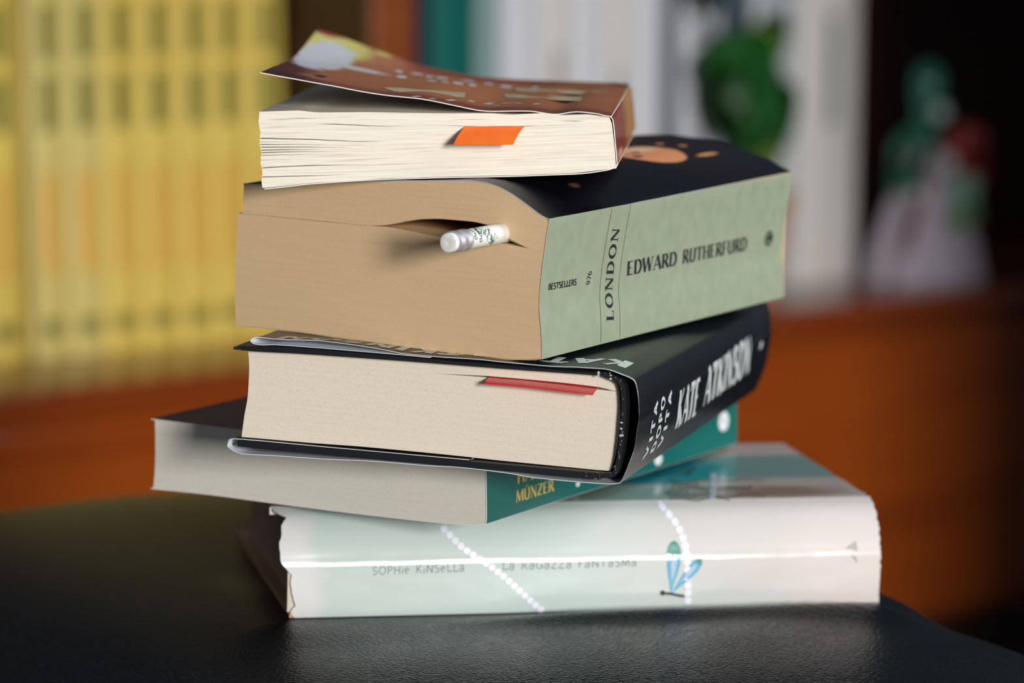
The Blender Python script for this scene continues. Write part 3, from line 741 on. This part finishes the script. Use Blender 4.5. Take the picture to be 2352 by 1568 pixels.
def spE(s, t):
    j0 = interp(jagE, s) + .03 * noise.noise(Vector((s * 8, 1, 1))) + .02 * noise.noise(Vector((s * 25, 1, 1)))
    j1 = 21.55 + .08 * noise.noise(Vector((s * 6, 4, 4)))
    v = lerp(j0, j1, t)
    dent = .018 * noise.noise(Vector((v * .35, s * .9, 2))) + .005 * noise.noise(Vector((v * 1.1, s * 2.2, 9)))
    k = min(1, s / .5) * min(1, (3.7 - s) / .4)
    return (fE(s) + dent * k, v, s)
def spE2(v, w, lift):
    dent = .018 * noise.noise(Vector((v * .35, w * .9, 2))) + .005 * noise.noise(Vector((v * 1.1, w * 2.2, 9)))
    k = min(1, w / .5) * min(1, (3.7 - w) / .4)
    e = .02
    du = (fE(w + e) - fE(w - e)) / (2 * e); l = math.hypot(1, du)
    return (fE(w) + dent * k - lift / l, v, w + lift * du / l)
mb.sheet(spE, frange(0, 3.70, 60), [k / 120 for k in range(121)], -.05, (0, 1, 1), lambda s, t: (t * 21.6, s))
pse = lambda v, w: spE2(v, w, .010)
pse2 = lambda v, w: spE2(v, w, .017)
random.seed(5)
text(mb, 'SOPHie KiNSeLLa', (2.87, 1.50), (3.32, .06), (0, .285), pse, 2, .085, .10, track=.10, jig=.03)
text(mb, 'La RaGaZZa FaNTaSMa', (7.54, 1.57), (4.92, .06), (0, .30), pse, 2, .085, .10, track=.12, jig=.03)
def beads(pts, r_):
    pf, _, T = path(pts)
    n = int(T / (r_ * 2.1))
    for i in range(n + 1):
        c = pf(i / n)
        mb.poly([(c[0] + r_ * cos(k * pi / 6), c[1] + r_ * sin(k * pi / 6)) for k in range(12)], pse, 3)
beads([(13.62, 3.55), (13.83, 3.27), (14.01, 3.00), (14.14, 2.72), (14.27, 2.20), (14.36, 1.10), (14.40, .3)], .135)
beads([(5.51, 3.00), (6.08, 2.43), (7.34, 1.56), (8.72, .34), (9.0, .1)], .125)
for tri in ([(20.22, 2.10), (20.64, 2.36), (20.68, 1.98), (20.5, 2.06)], [(20.42, 1.84), (20.62, 1.78), (20.70, 1.52), (20.6, 1.66)], [(20.25, 1.96), (20.36, 1.90), (20.30, 1.84)]):
    mb.poly(tri, pse, 8)
def wing(b, t, wd, k0=0.0, k1=1.0):
    dx, dy = t[0] - b[0], t[1] - b[1]; L = math.hypot(dx, dy); dx /= L; dy /= L
    prof = [(.0, .04), (.2, .35), (.4, .72), (.6, .96), (.75, 1.0), (.88, .82), (.96, .48), (1.0, .0)]
    P = [(a, h) for a, h in prof if k0 - 1e-6 <= a <= k1 + 1e-6]
    l = [(b[0] + dx * a * L - dy * h * wd, b[1] + dy * a * L + dx * h * wd) for a, h in P]
    r_ = [(b[0] + dx * a * L + dy * h * wd, b[1] + dy * a * L - dx * h * wd) for a, h in P]
    return l + r_[::-1]
mb.poly(wing((13.74, .60), (13.86, 2.48), .27), pse, 4)
mb.poly(wing((13.74, .60), (13.86, 2.48), .27, .74, 1.0), pse2, 5)
mb.poly(wing((13.78, 1.05), (13.84, 1.92), .11), pse2, 6)
mb.poly(wing((13.78, .60), (14.84, 1.84), .20), pse, 4)
mb.poly(wing((13.78, .60), (14.84, 1.84), .20, .86, 1.0), pse2, 5)
mb.poly(wing((14.08, .98), (14.66, 1.64), .08), pse2, 6)
mb.ribbon([(13.5, .60), (13.75, .58), (14.0, .52), (14.25, .47)], lambda a, b: .045, pse2, 7, .05)
mb.poly([(13.44 + .09 * cos(k * pi / 5), .62 + .10 * sin(k * pi / 5)) for k in range(10)], pse2, 7)
mb.build('spine', [PALE, FILM_EDGE, GRT, BEAD, WBL, WTE, WIN, INK, pbr('grey_mark_print', (150, 146, 146), .4, coat=.3)], bookE, oE, smooth=50)

COVE = film('pale_printed_cover', (186, 188, 178), [
    ((198, 180, 170), 5, 19.5, 9, 5.0, .35, .4), ((128, 156, 150), 7.6, 20.0, 2.4, 9, .12, .15), ((24, 128, 142), 7.4, 13.0, 3.2, 5.0, .15, .3),
    ((150, 166, 156), 2.6, 9.0, 2.2, 6, .4, .4), ((204, 184, 174), 11.4, 19, 1.2, 6, .2, .1), ((150, 118, 100), 2.6, 18.6, 1.0, 2.2, .6, .9)], .3, .8)
mb = MB()
tE = lambda u: interp([(1.4, 3.68), (1.8, 3.72), (3, 3.735), (12.7, 3.735)], u)
def covE(s, t):
    j0 = -.35 + .10 * noise.noise(Vector((s * 2.5, 8, 0))) - (.15 if s < 2.4 else 0); j1 = 21.5 + .12 * noise.noise(Vector((s * 2.2, 5, 0)))
    return (s, lerp(j0, j1, t), tE(s))
mb.sheet(covE, frange(1.42, 12.7, 40), frange(0, 1, 40), -.26, (0, 1, 1), lambda s, t: (s, t * 21.6))
ptE = lambda u, v: (u, v, tE(u) + .010)
for seg in range(9):
    u0 = 1.5 + seg * .42
    mb.ribbon([(u0 + .16 * sin(k * 1.3 + seg), 13.9 + seg * .12 + k * .3 + .12 * cos(k * 2.1 + seg)) for k in range(int(9 + 5 * sin(seg * 1.7)))], lambda a, b: .05, ptE, 2, .1)
for q in ((6.6, 15.2), (7.4, 15.6), (8.3, 15.0)):
    mb.ribbon(arc(q[0], q[1], .5, .9, 30, 320), lambda a, b: .06, ptE, 2, .1)
for k in range(14):
    mb.poly([(1.0 + .5 + k * .36 + .14 * cos(a * pi / 5), 15.62 + .10 * k + .15 * sin(a * pi / 5)) for a in range(10)], lambda u, v: (u, v, tE(u) + .016), 3)
for k, (a, b) in enumerate([(8.2, 3.4), (9.0, 2.8), (9.9, 2.4), (10.6, 1.9)]):
    mb.poly([(b + .14 * cos(q * pi / 5), a + .15 * sin(q * pi / 5)) for q in range(10)], ptE, 3)
mb.build('front_cover', [COVE, FILM_EDGE, INK, BEAD], bookE, oE, smooth=50)
mb = MB()
BOARD_E = pbr('brown_board_lining', (206, 152, 112), .6)
mb.sheet(lambda s, t: (s, t, 0.0), frange(.06, 14.6, 20), frange(-.02, 21.6, 10), .25, (0, 1, 1))
mb.build('back_cover', [PALE, BOARD_E], bookE, oE)
mb = MB()
bundle(mb, lambda u: .27, lambda u: 3.50, lambda w: fE(w) + .35, lambda w: interp([(0, 13.4), (1, 13.1), (2.2, 12.6), (3.6, 12.3)], w), .35, 21.3, 30, 40, .006, 0, 4)
mb.build('page_block', [PAGE_E], bookE, oE, smooth=25, loose=True)
mb = MB()   # the white board of the spine showing through the tear
mb.sheet(lambda s, t: (fE(s) + .12, t, s), frange(.2, 3.3, 20), [-.10, .3, 21.4], -.12, (0, 0, 0))
mb.build('spine_board', [pbr('bare_white_board', (214, 202, 186), .8)], bookE, oE, smooth=50)
# ================================================================== leather seat
SEAT = (-4.646, 133.288, 19.268, 34.367, 0.708, 3.954, 3.928, -27.671, 3.281, 0.015, 0.003)
LEATHER = pbr('black_leather', (6, 9, 12), .35, spec=.27)
def leather_nodes(m):
    nt = m.node_tree; b = nt.nodes['Principled BSDF']; tc = nd(nt, 'ShaderNodeTexCoord')
    mp = nd(nt, 'ShaderNodeMapping'); mp.inputs['Scale'].default_value = (620, 1000, 620); mp.inputs['Rotation'].default_value = (0, 0, .15)
    nz = nd(nt, 'ShaderNodeTexNoise'); nz.inputs['Scale'].default_value = .35; nz.inputs['Detail'].default_value = 3
    wa = nd(nt, 'ShaderNodeMix', data_type='RGBA'); wa.inputs[0].default_value = .25
    vo = nd(nt, 'ShaderNodeTexVoronoi', feature='DISTANCE_TO_EDGE'); vo.inputs['Scale'].default_value = 1.0
    mr = nd(nt, 'ShaderNodeMapRange'); mr.inputs[1].default_value = 0; mr.inputs[2].default_value = .28
    n2 = nd(nt, 'ShaderNodeTexNoise'); n2.inputs['Scale'].default_value = 60; n2.inputs['Detail'].default_value = 3
    ad = nd(nt, 'ShaderNodeMath', operation='ADD')
    bp = nd(nt, 'ShaderNodeBump'); bp.inputs['Strength'].default_value = .4; bp.inputs['Distance'].default_value = .00025
    L = nt.links.new
    L(tc.outputs['Object'], mp.inputs[0]); L(mp.outputs[0], nz.inputs['Vector']); L(mp.outputs[0], wa.inputs[6]); L(nz.outputs['Color'], wa.inputs[7])
    L(wa.outputs[2], vo.inputs['Vector']); L(vo.outputs['Distance'], mr.inputs[0]); L(tc.outputs['Object'], n2.inputs['Vector'])
    L(mr.outputs[0], ad.inputs[0]); L(nz.outputs['Fac'], ad.inputs[1]); L(ad.outputs[0], bp.inputs['Height']); L(bp.outputs[0], b.inputs['Normal'])
leather_nodes(LEATHER)
EO, EU, EV, EW = [Vector(q_) for q_ in FR['E']]
def sst(a, b, x):
    q_ = min(1, max(0, (x - a) / (b - a))); return q_ * q_ * (3 - 2 * q_)
ROLL = [Vector(q_) for q_ in ((8.3, 125.6), (10.9, 128.8), (13.2, 131.2), (15.2, 131.6), (17.4, 130.2), (19.5, 126.5))]
def seat_build():
    cx, cy, a, b, rot, H, pw, zt, n, tx, ty = SEAT
    root = bpy.data.objects.new('upholstered_stool', None); COL.objects.link(root)
    root.location = (cx * CM, cy * CM, 0)
    tag(root, 'black leather upholstered stool with a softly domed seat carrying the stack of books', 'stool')
    mb = MB(); rows = []
    co, si = cos(rot), sin(rot)
    N = 240
    prof = [(r / 110, None) for r in range(1, 110)] + [(1.0, None), (1.02, -.7), (1.035, -1.6), (1.04, -2.8), (1.035, -5), (1.02, -7.5), (.99, -9.0), (.94, -9.8), (.85, -10)]
    def pt(r, k, dz):
        c, s = cos(2 * pi * k / N), sin(2 * pi * k / N)
        q = (abs(c) ** n + abs(s) ** n) ** (-1 / n)
        X, Y = a * r * q * c, b * r * q * s
        z = zt - H * min(r, 1) ** pw + tx * X + ty * Y + (dz or 0)
        x, y = X * co - Y * si, X * si + Y * co
        if True:          # the padding gives under the book and swells in front of it
            d = Vector((x + cx, y + cy, z)) / SCALE['E'] - EO
            u, v, w = d.dot(EU), d.dot(EV), d.dot(EW)
            m = sst(-2.5, 0, v) * sst(24.5, 21.6, v) * sst(-3.5, -.2, u) * sst(10, 4, u)
            z += max(0, -w - .03) * m
            z += .30 * math.exp(-((u + 1.25) / .62) ** 2) * sst(4, 11, v) * sst(23.5, 20.5, v)
            P2 = Vector((x + cx, y + cy)); best = 1e9
            for i in range(len(ROLL) - 1):
                a_, b_ = ROLL[i], ROLL[i + 1]; q_ = min(1, max(0, (P2 - a_).dot(b_ - a_) / (b_ - a_).length_squared))
                best = min(best, (P2 - a_.lerp(b_, q_)).length)
            z += .20 * math.exp(-(best / 1.7) ** 2) * min(1, r)
            if u < -2: z -= .016 * (u + 2) ** 2 * min(1, r * 1.0)
        return (x, y, z + ZC * 100)
    c0 = mb.vert(pt(0, 0, None))
    for r, dz in prof: rows.append([mb.vert(pt(r, k, dz)) for k in range(N)])
    for k in range(N): mb.face([c0, rows[0][k], rows[0][(k + 1) % N]])
    for i in range(len(rows) - 1):
        for k in range(N): mb.face([rows[i][k], rows[i][(k + 1) % N], rows[i + 1][(k + 1) % N], rows[i + 1][k]])
    mb.face(rows[-1])
    mb.build('seat_cushion', [LEATHER], root, flip=False, smooth=60)
    wood = pbr('dark_stool_wood', (40, 26, 18), .4)
    zb = zt - H - 9.6 + ZC * 100
    for sx in (-1, 1):
        for sy in (-1, 1):
            mb = MB(); X, Y = sx * a * .62, sy * b * .68
            x, y = X * co - Y * si, X * si + Y * co
            mb.lathe([(1.6, 0), (1.8, .5), (2.4, zb - 2), (2.6, zb)], 20, (x, y, 0))
            mb.build('leg', [wood], root, flip=False)
seat_build()

# ================================================================== floor, added shade wall and bookcase
def plain(name, size, loc, mat, rotz=0):
    mb = MB(); x, y, z = [s * 50 for s in size]
    mb.box(-x, x, -y, y, -z, z); o = mb.build(name, [mat], flip=False)
    o.location = loc; o.rotation_euler = (0, 0, rotz); o['kind'] = 'structure'; return o
E2 = Vector((.76255, .64693, 0)); N2 = Vector((.64693, -.76255, 0)); A2 = Vector((-.343753, 2.39815, 0))
ROT = math.atan2(E2.y, E2.x)
def bp(s, t, z=0.0):    # s along the bookcase, t towards the room (cm), z height in cm
    return A2 + E2 * s * CM + N2 * t * CM + Vector((0, 0, z * CM))
WOOD = lambda name, c1, c2, rough=.35, coat=.3: pbr(name, c1, rough, coat=coat, var=(c2, (3, 3, 40), .35, .7, 5))
plain('floor', (8, 8, .02), (0, 2, -.01), pbr('dark_parquet', (70, 46, 32), .5, var=((54, 34, 24), (3, 30, 1), .3, .7)))

plain('shade_wall_right', (2.4, .12, 2.6), (.73 + 1.2, 1.95, 1.3), pbr('dull_plaster', (120, 112, 104), .9))  # unseen wall added to shade the right of the background
CT = 34.3    # counter top height
W_OR = WOOD('orange_varnished_wood', (166, 76, 14), (142, 60, 10))
W_TOP = WOOD('reddish_varnished_top', (146, 64, 22), (120, 50, 16), .30, .40)
W_DK = WOOD('dark_brown_panel_wood', (62, 30, 16), (46, 22, 12), .5, .1)
W_BK = WOOD('maroon_back_panel_wood', (84, 30, 24), (66, 22, 18), .6, .0)
W_LIT = WOOD('lit_edge_wood', (150, 78, 34), (128, 62, 26), .4, .2)  # lighter tone of the divider wood, light put into the colour
def local_root(name, s, t, z, label, cat, group=None, rot=0.0):
    o = bpy.data.objects.new(name, None); COL.objects.link(o); o.empty_display_size = .05
    o.location = bp(s, t, z); o.rotation_euler = (0, 0, ROT + rot)
    return tag(o, label, cat, group)
def lbox(name, root, x0, x1, d0, d1, z0, z1, mat, bevel=.15):   # x along, d towards the room
    mb = MB(); mb.box(x0, x1, -d1, -d0, z0, z1)
    return mb.build(name, [mat], root, flip=False, smooth=30, bevel=bevel)
SB = local_root('sideboard', 60, -30, 0, 'low orange-brown varnished wooden sideboard under the yellow and white books', 'sideboard')
lbox('cabinet_body', SB, -125, 125, -18, 14.0, 4, CT - 2.05, W_OR)
lbox('counter_top', SB, -126, 126, -19, 17.2, CT - 2.0, CT, W_TOP, .3)
for i, (x0, x1) in enumerate(((-124, -64), (-63.6, -6), (-5.6, 10), (10.4, 124))):
    d = lbox('door', SB, x0, x1, 14.0, 15.9, 5, CT - 3.2, W_OR, .2)
lbox('plinth', SB, -122, 122, -15, 12.5, 0, 4, W_DK)
BC = local_root('bookcase', 60, -38, CT, 'dark brown bookcase standing on the sideboard behind the books', 'bookcase')
lbox('back_panel', BC, -124, 124, -10, -8.5, .02, 62, W_BK)
lbox('upper_shelf', BC, -124, 124, -8.4, 22, 34.5, 36.8, W_DK)
dv = lbox('divider', BC, -16.6, -12.6, -8.4, 22.4, .02, 34.4, W_DK, .1)
lbox('lit_edge_strip', dv, -16.6 + 0, -12.6, 22.45, 23.2, .02, 34.4, W_LIT, .1)  # added strip, paints the light falling on the divider's front edge
lbox('side_panel', BC, -124, -121, -8.4, 22.4, .02, 34.4, W_DK)
lbox('side_panel', BC, 121, 124, -8.4, 22.4, .02, 34.4, W_DK)

# ---- books standing in the bookcase
def shelf_book(name, s0, s1, h, depth, tf, mats, marks, label, cat, group, lean=0.0, rnd=.5):
    """one standing book: covers, rounded spine, page block; marks = (z0, z1, x0, x1, mat) printed on the spine"""
    w = s1 - s0
    root = local_root(name, (s0 + s1) / 2, tf, CT, label, cat, group)
    root.rotation_euler = (0, lean, ROT)
    mb = MB()
    n = 10
    prof = [(-w / 2, -depth)] + [(-w / 2 * cos(pi * k / n) if 0 else lerp(-w / 2, w / 2, k / n), rnd * sin(pi * k / n) ** .6 * .6) for k in range(n + 1)] + [(w / 2, -depth)]
    prof2 = [(w / 2 - .25, -depth), (w / 2 - .25, -.15), (-w / 2 + .25, -.15), (-w / 2 + .25, -depth)]
    P = prof + prof2
    lo = [mb.vert((x, -d, .02)) for x, d in P]; hi = [mb.vert((x, -d, h)) for x, d in P]
    for i in range(len(P)):
        j = (i + 1) % len(P); mb.face([lo[i], lo[j], hi[j], hi[i]], 0)
    k = len(prof)
    # end caps as quads between outside and inside
    outs = [0, 1, k - 2, k - 1]; 
    for ring in (lo, hi):
        mb.face([ring[0], ring[1], ring[k + 2], ring[k + 3]], 0)
        mb.face([ring[k - 2], ring[k - 1], ring[k], ring[k + 1]], 0)
        mb.face([ring[i] for i in range(1, k - 1)] + [ring[k + 1], ring[k + 2]], 0)
    sp = lambda x, z: (x, -(rnd * .6 * max(0.0, sin(pi * (x + w / 2) / w)) ** .6 + .01), z)
    for (z0, z1, x0, x1, m) in marks:
        X = frange(-w / 2 + x0 * w, -w / 2 + x1 * w, 6)
        mb.grid(lambda a, b: sp(a, b), X, [z0, z1], m)
    c = mb.build('cover', mats, root, flip=False, smooth=40)
    mb = MB(); mb.box(-w / 2 + .26, w / 2 - .26, .16, depth - .4, .3, h - .3)
    mb.build('page_block', [PAGE_D], root, flip=False)
    return root
YEL = pbr('yellow_book_cloth', (238, 210, 104), .45, coat=.1, var=((226, 194, 84), (8, 8, 8), .35, .7))
YEL2 = pbr('pale_yellow_book_cloth', (226, 208, 124), .5, var=((214, 192, 108), (8, 8, 8), .35, .7))
GRN = pbr('olive_print', (128, 126, 58), .5); ORP = pbr('orange_print_panel', (232, 180, 84), .5)
ypos = ['leftmost yellow volume, beyond the dark gap', 'second yellow volume from the left in the bookcase, behind the stack', 'third yellow volume from the left in the bookcase, behind the stack', 'fourth yellow volume from the left in the bookcase, behind the stack',
        'fifth yellow volume from the left in the bookcase, behind the stack', 'sixth yellow volume from the left in the bookcase, behind the stack', 'seventh yellow volume from the left in the bookcase, behind the stack', 'rightmost yellow volume, next to the dark bookcase divider']
edges = [15.4, 19.2, 22.6, 26.0, 29.4, 32.8, 36.2, 39.6, 43.1]
for i in range(8):
    s0, s1 = edges[i] + (.22 if i == 1 else .04), edges[i + 1] - (.5 if i == 0 else .06)
    shelf_book('yellow_volume', s0, s1, 31 - .3 * (i % 3), 16, -26 + .15 * (i % 3), [YEL2 if i in (1, 2) else YEL, GRN, ORP],
               [(1.6, 3.0, .22, .78, 1), (6.5, 14.2, .28, .72, 2), (17.4, 21.6, .28, .74, 1), (22.8, 27, .30, .74, 1)], ypos[i] , 'book', 'yellow volumes in the bookcase', lean=-.035 if i == 0 else -.02)
WH = [pbr('white_book_card_%s' % k, c, .5, coat=.1) for k, c in (('cool', (232, 234, 242)), ('warm', (234, 230, 226)), ('grey', (206, 210, 218)))]
NAVY = pbr('navy_book_cloth', (22, 34, 58), .5); TEALB = pbr('teal_book_cloth', (10, 104, 98), .5); MIST = pbr('mist_grey_book_card', (146, 172, 172), .5); CHAR = pbr('charcoal_book_card', (74, 82, 94), .5); BLU = pbr('deep_blue_book_card', (16, 58, 96), .5)
GRM = pbr('grey_spine_print', (120, 128, 136), .5)
row = [
 (55.6, 57.9, 27.5, NAVY, [], 'thin navy blue book right of the dark divider'),
 (58.0, 63.0, 28, TEALB, [], 'teal green book between the navy and pale grey books'),
 (63.1, 65.6, 27.5, MIST, [], 'pale grey-green book right of the teal book'),
 (65.7, 70.0, 28.5, WH[0], [(12, 18, .35, .6, 1)], 'wide white book right of the pale grey-green book'),
 (70.1, 73.4, 28, WH[1], [(6, 22, .4, .6, 1)], 'warm white book, second of the white row'),
 (73.5, 77.2, 28.5, WH[0], [(10, 15, .3, .6, 1)], 'white book, third of the white row'),
 (77.3, 80.2, 28, WH[1], [(8, 20, .35, .55, 1)], 'slim warm white book, fourth of the white row'),
 (80.3, 83.9, 28.3, WH[0], [], 'white book, fifth of the row, left of the charcoal book'),
 (84.0, 85.9, 27.6, CHAR, [], 'thin charcoal book between white books, left of the plant'),
 (86.0, 90.8, 28.2, WH[0], [(22.3, 24.0, .3, .75, 1), (6, 14, .25, .45, 1)], 'white book with grey print, left of the deep blue book'),
 (90.9, 92.6, 28, BLU, [], 'thin deep blue book behind the plant leaves'),
 (92.7, 94.6, 27.4, CHAR, [], 'charcoal book behind the plant leaves, right of the blue book'),
 (94.7, 100.6, 28, WH[2], [], 'grey-white book hidden behind the plant leaves'),
 (100.7, 108.2, 28.4, WH[1], [(14, 24, .45, .6, 1)], 'widest white book at the right end of the row'),
]
for (s0, s1, h, m, mk_, lab) in row:
    shelf_book('shelved_book', s0, s1 - .05, h, 15, -26, [m, GRM], mk_, lab, 'book', 'books on the right of the divider')

# ---- trailing plant
PL = local_root('potted_plant', 90.6, -21.6, CT, 'leafy green plant in a terracotta pot standing in front of the white books', 'plant')
mb = MB(); mb.lathe([(2.6, .02), (3.5, 7.6), (3.75, 7.7), (3.8, 9.2), (3.4, 9.2), (3.2, 7.4), (.01, 7.2)], 32, (0, 0, 0)); mb.build('pot', [pbr('terracotta_pot', (196, 132, 92), .8)], PL, flip=False, smooth=40)
mb = MB(); mb.lathe([(3.22, 7.3), (2.0, 7.6), (.01, 7.7)], 24, (0, 0, 0)); mb.build('soil', [pbr('dark_potting_soil', (40, 28, 20), .95, bump=((400, 400, 400), .8, .002))], PL, flip=False)
LEAF = [pbr('deep_green_leaf', (18, 76, 18), .35, coat=.2, var=((40, 112, 44), (60, 60, 60), .4, .7)), pbr('dark_green_leaf', (8, 40, 8), .4, coat=.2), pbr('yellow_green_leaf', (112, 140, 52), .4, coat=.2)]
def leaf_mesh(c, size, yaw, pitch, roll, mat):
    R = Matrix.Rotation(yaw, 3, 'Z') @ Matrix.Rotation(pitch, 3, 'X') @ Matrix.Rotation(roll, 3, 'Y')
    mb = MB()
    def f(s, t):   # s -1..1 across, t 0..1 base to tip
        wd = (sin(pi * t ** .62) ** .8) * .5 * (1 - .15 * t)
        x = s * wd * size; y = -(t - .12 * (abs(s) * (1 - t) ** 2)) * size
        z = (.16 * abs(s) * wd - .35 * (t - .4) ** 2 + .03 * sin(6 * t) * s) * size
        p = R @ Vector((x, z, y)); return tuple(Vector(c) + p)
    mb.sheet(f, frange(-1, 1, 10), frange(.002, .998, 14), .05, (0, 0, 0))
    return mb.build('leaf', [LEAF[mat]], PL, flip=False, smooth=60)
def px_leaf(s, z, d):   # s along bookcase, z height below the camera in cm, d depth towards room -> local
    return (s - 89.2, -(d + 19.5), (ZC * 100 + z) - CT)
lv = [(85.6, -17.4, -20, 6.2, .3, .1, -.5, 0), (88.4, -17.0, -19, 7.5, -.2, .0, .0, 0), (92.0, -17.0, -20, 6.0, -.2, .3, .5, 2), (87.4, -20.0, -19.5, 6.5, .1, .2, .15, 1),
      (90.8, -20.0, -18.5, 7.0, .3, -.2, .2, 0), (92.1, -21.5, -20, 6.4, -.3, .1, -.1, 1), (89.4, -22.3, -19, 6.0, .2, .0, -.2, 0), (85.4, -10.6, -20, 4.8, .2, .1, .2, 1), (92.7, -15.2, -20, 3.0, .1, .2, -.6, 1), (94.3, -10.3, -19, 3.4, .3, .2, .3, 0), (91.5, -26.5, -18.5, 4.6, .3, .2, .2, 2)]
for (s, z, d, sz, yw, pt_, rl, m) in lv:
    leaf_mesh(px_leaf(s, z, d), sz, yw, pt_, rl, m)
mb = MB()
pts = [(89.2, -32.2, -19.5), (88.6, -27, -20.3), (89.6, -22, -20.8), (89.2, -17.5, -21), (88.0, -13.5, -21), (86.0, -10.6, -20.6)]
L3 = [Vector(px_leaf(*p)) for p in pts]
fx, fy, fz = [scurve([(i, p[k]) for i, p in enumerate(L3)]) for k in range(3)]
prev = None
for i in range(61):
    q_ = i / 12; c = Vector((fx(q_), fy(q_), fz(q_)))
    ring = [mb.vert(tuple(c + Vector((.16 * cos(a * pi / 4), .16 * sin(a * pi / 4), 0)))) for a in range(8)]
    if prev:
        for a in range(8): mb.face([prev[a], prev[(a + 1) % 8], ring[(a + 1) % 8], ring[a]])
    prev = ring
mb.build('stem', [pbr('green_stem', (70, 96, 40), .5)], PL, flip=False, smooth=60)

# ---- ribboned ornament at the right
OR = local_root('ribboned_ornament', 112.2, -21, CT, 'blurred ornament in white cloth with green and red bows on the right of the sideboard', 'ornament', rot=-.2)
mb = MB()
def skirt(s, t):    # t height, s angle
    r0 = interp([(0, 5.4), (3, 5.0), (8, 3.2), (11, 1.6), (12.4, 1.1)], t)
    rr_ = r0 * (1 + .10 * sin(s * 7) * (1 - t / 14)); return (rr_ * cos(s), rr_ * .8 * sin(s), t + .02)
mb.grid(skirt, frange(0, 2 * pi, 56), frange(0, 12.4, 16), 0)
mb.face([mb.vert(skirt(a, 0)) for a in frange(0, 2 * pi, 56)[:-1]], 0)
CLOTH = pbr('white_fabric', (206, 196, 210), .8)
mb.build('cloth_body', [CLOTH], OR, flip=False, smooth=60)
def band(name, mat, pts, wid):
    mb = MB()
    for i in range(1):
        fx_, fy_, fz_ = [scurve([(j, p[k]) for j, p in enumerate(pts)]) for k in range(3)]
    n = (len(pts) - 1) * 8
    def f(s, t):
        return (fx_(s), fy_(s), fz_(s) + t)
    mb.sheet(f, frange(0, len(pts) - 1, n), frange(-wid / 2, wid / 2, 4), .08, (0, 0, 0))
    return mb.build(name, [mat], OR, flip=False, smooth=60)
RGR = pbr('green_satin', (20, 104, 78), .35, sheen=.3); RRD = pbr('red_satin', (160, 18, 20), .35, sheen=.3); RPK = pbr('crimson_satin', (150, 20, 50), .4); MINT = pbr('mint_fabric', (150, 190, 170), .8); LEAFG = pbr('leaf_green_fabric', (112, 160, 96), .8)
band('green_bow_loop', RGR, [(-.6, -1.8, 12), (-3, -2.8, 13.6), (-5.4, -2.4, 11.5), (-5.2, -2.0, 9.2), (-3, -1.9, 9.6), (-.6, -1.8, 11.8)], 2.0)
band('red_bow_loop', RRD, [(.6, -1.8, 11.8), (2.6, -3.0, 13.2), (4.6, -2.6, 12.2), (4.9, -2.2, 10.0), (3.0, -2.2, 9.6), (.6, -1.8, 11.4)], 2.3)
band('crimson_tail', RPK, [(-.8, -1.9, 11.2), (-2.2, -3.2, 9.0), (-3.6, -3.9, 6.4), (-5.0, -4.4, 3.4)], 1.8)
band('mint_patch', MINT, [(.2, -3.3, 8.2), (1.6, -3.6, 8.6), (3.4, -3.2, 8.4)], 2.6)
band('leaf_patch', LEAFG, [(-.6, -4.2, 5.6), (1.2, -4.3, 6.0), (3.2, -3.7, 6.4)], 1.6)
band('red_trim', RPK, [(3.2, -3.6, 5.8), (4.0, -3.2, 5.4)], 1.4)
mb = MB(); mb.lathe([(1.1, 12.2), (1.0, 13.4), (1.15, 15), (1.35, 16.5), (1.5, 18.0), (1.25, 19.2), (.6, 19.8), (.02, 19.9)], 28, (0, 0, 0)); mb.build('green_top', [pbr('green_glass_top', (40, 120, 104), .12, coat=.6)], OR, flip=False, smooth=60)
GLINT = pbr('highlight_white', (226, 236, 234), .15, coat=.6)  # white balls stand in for specular highlights on the ornament
for (x, y, z, r_) in ((.3, -1.6, 15.4, .75), (.6, -2.4, 10.8, .85), (-3.6, -3.6, 8.2, .6)):
    mb = MB(); mb.lathe([(r_ * sin(pi * k / 12) + .001, -r_ * cos(pi * k / 12)) for k in range(13)], 20, (x, y, z)); mb.build('bead', [GLINT], OR, flip=False, smooth=80)
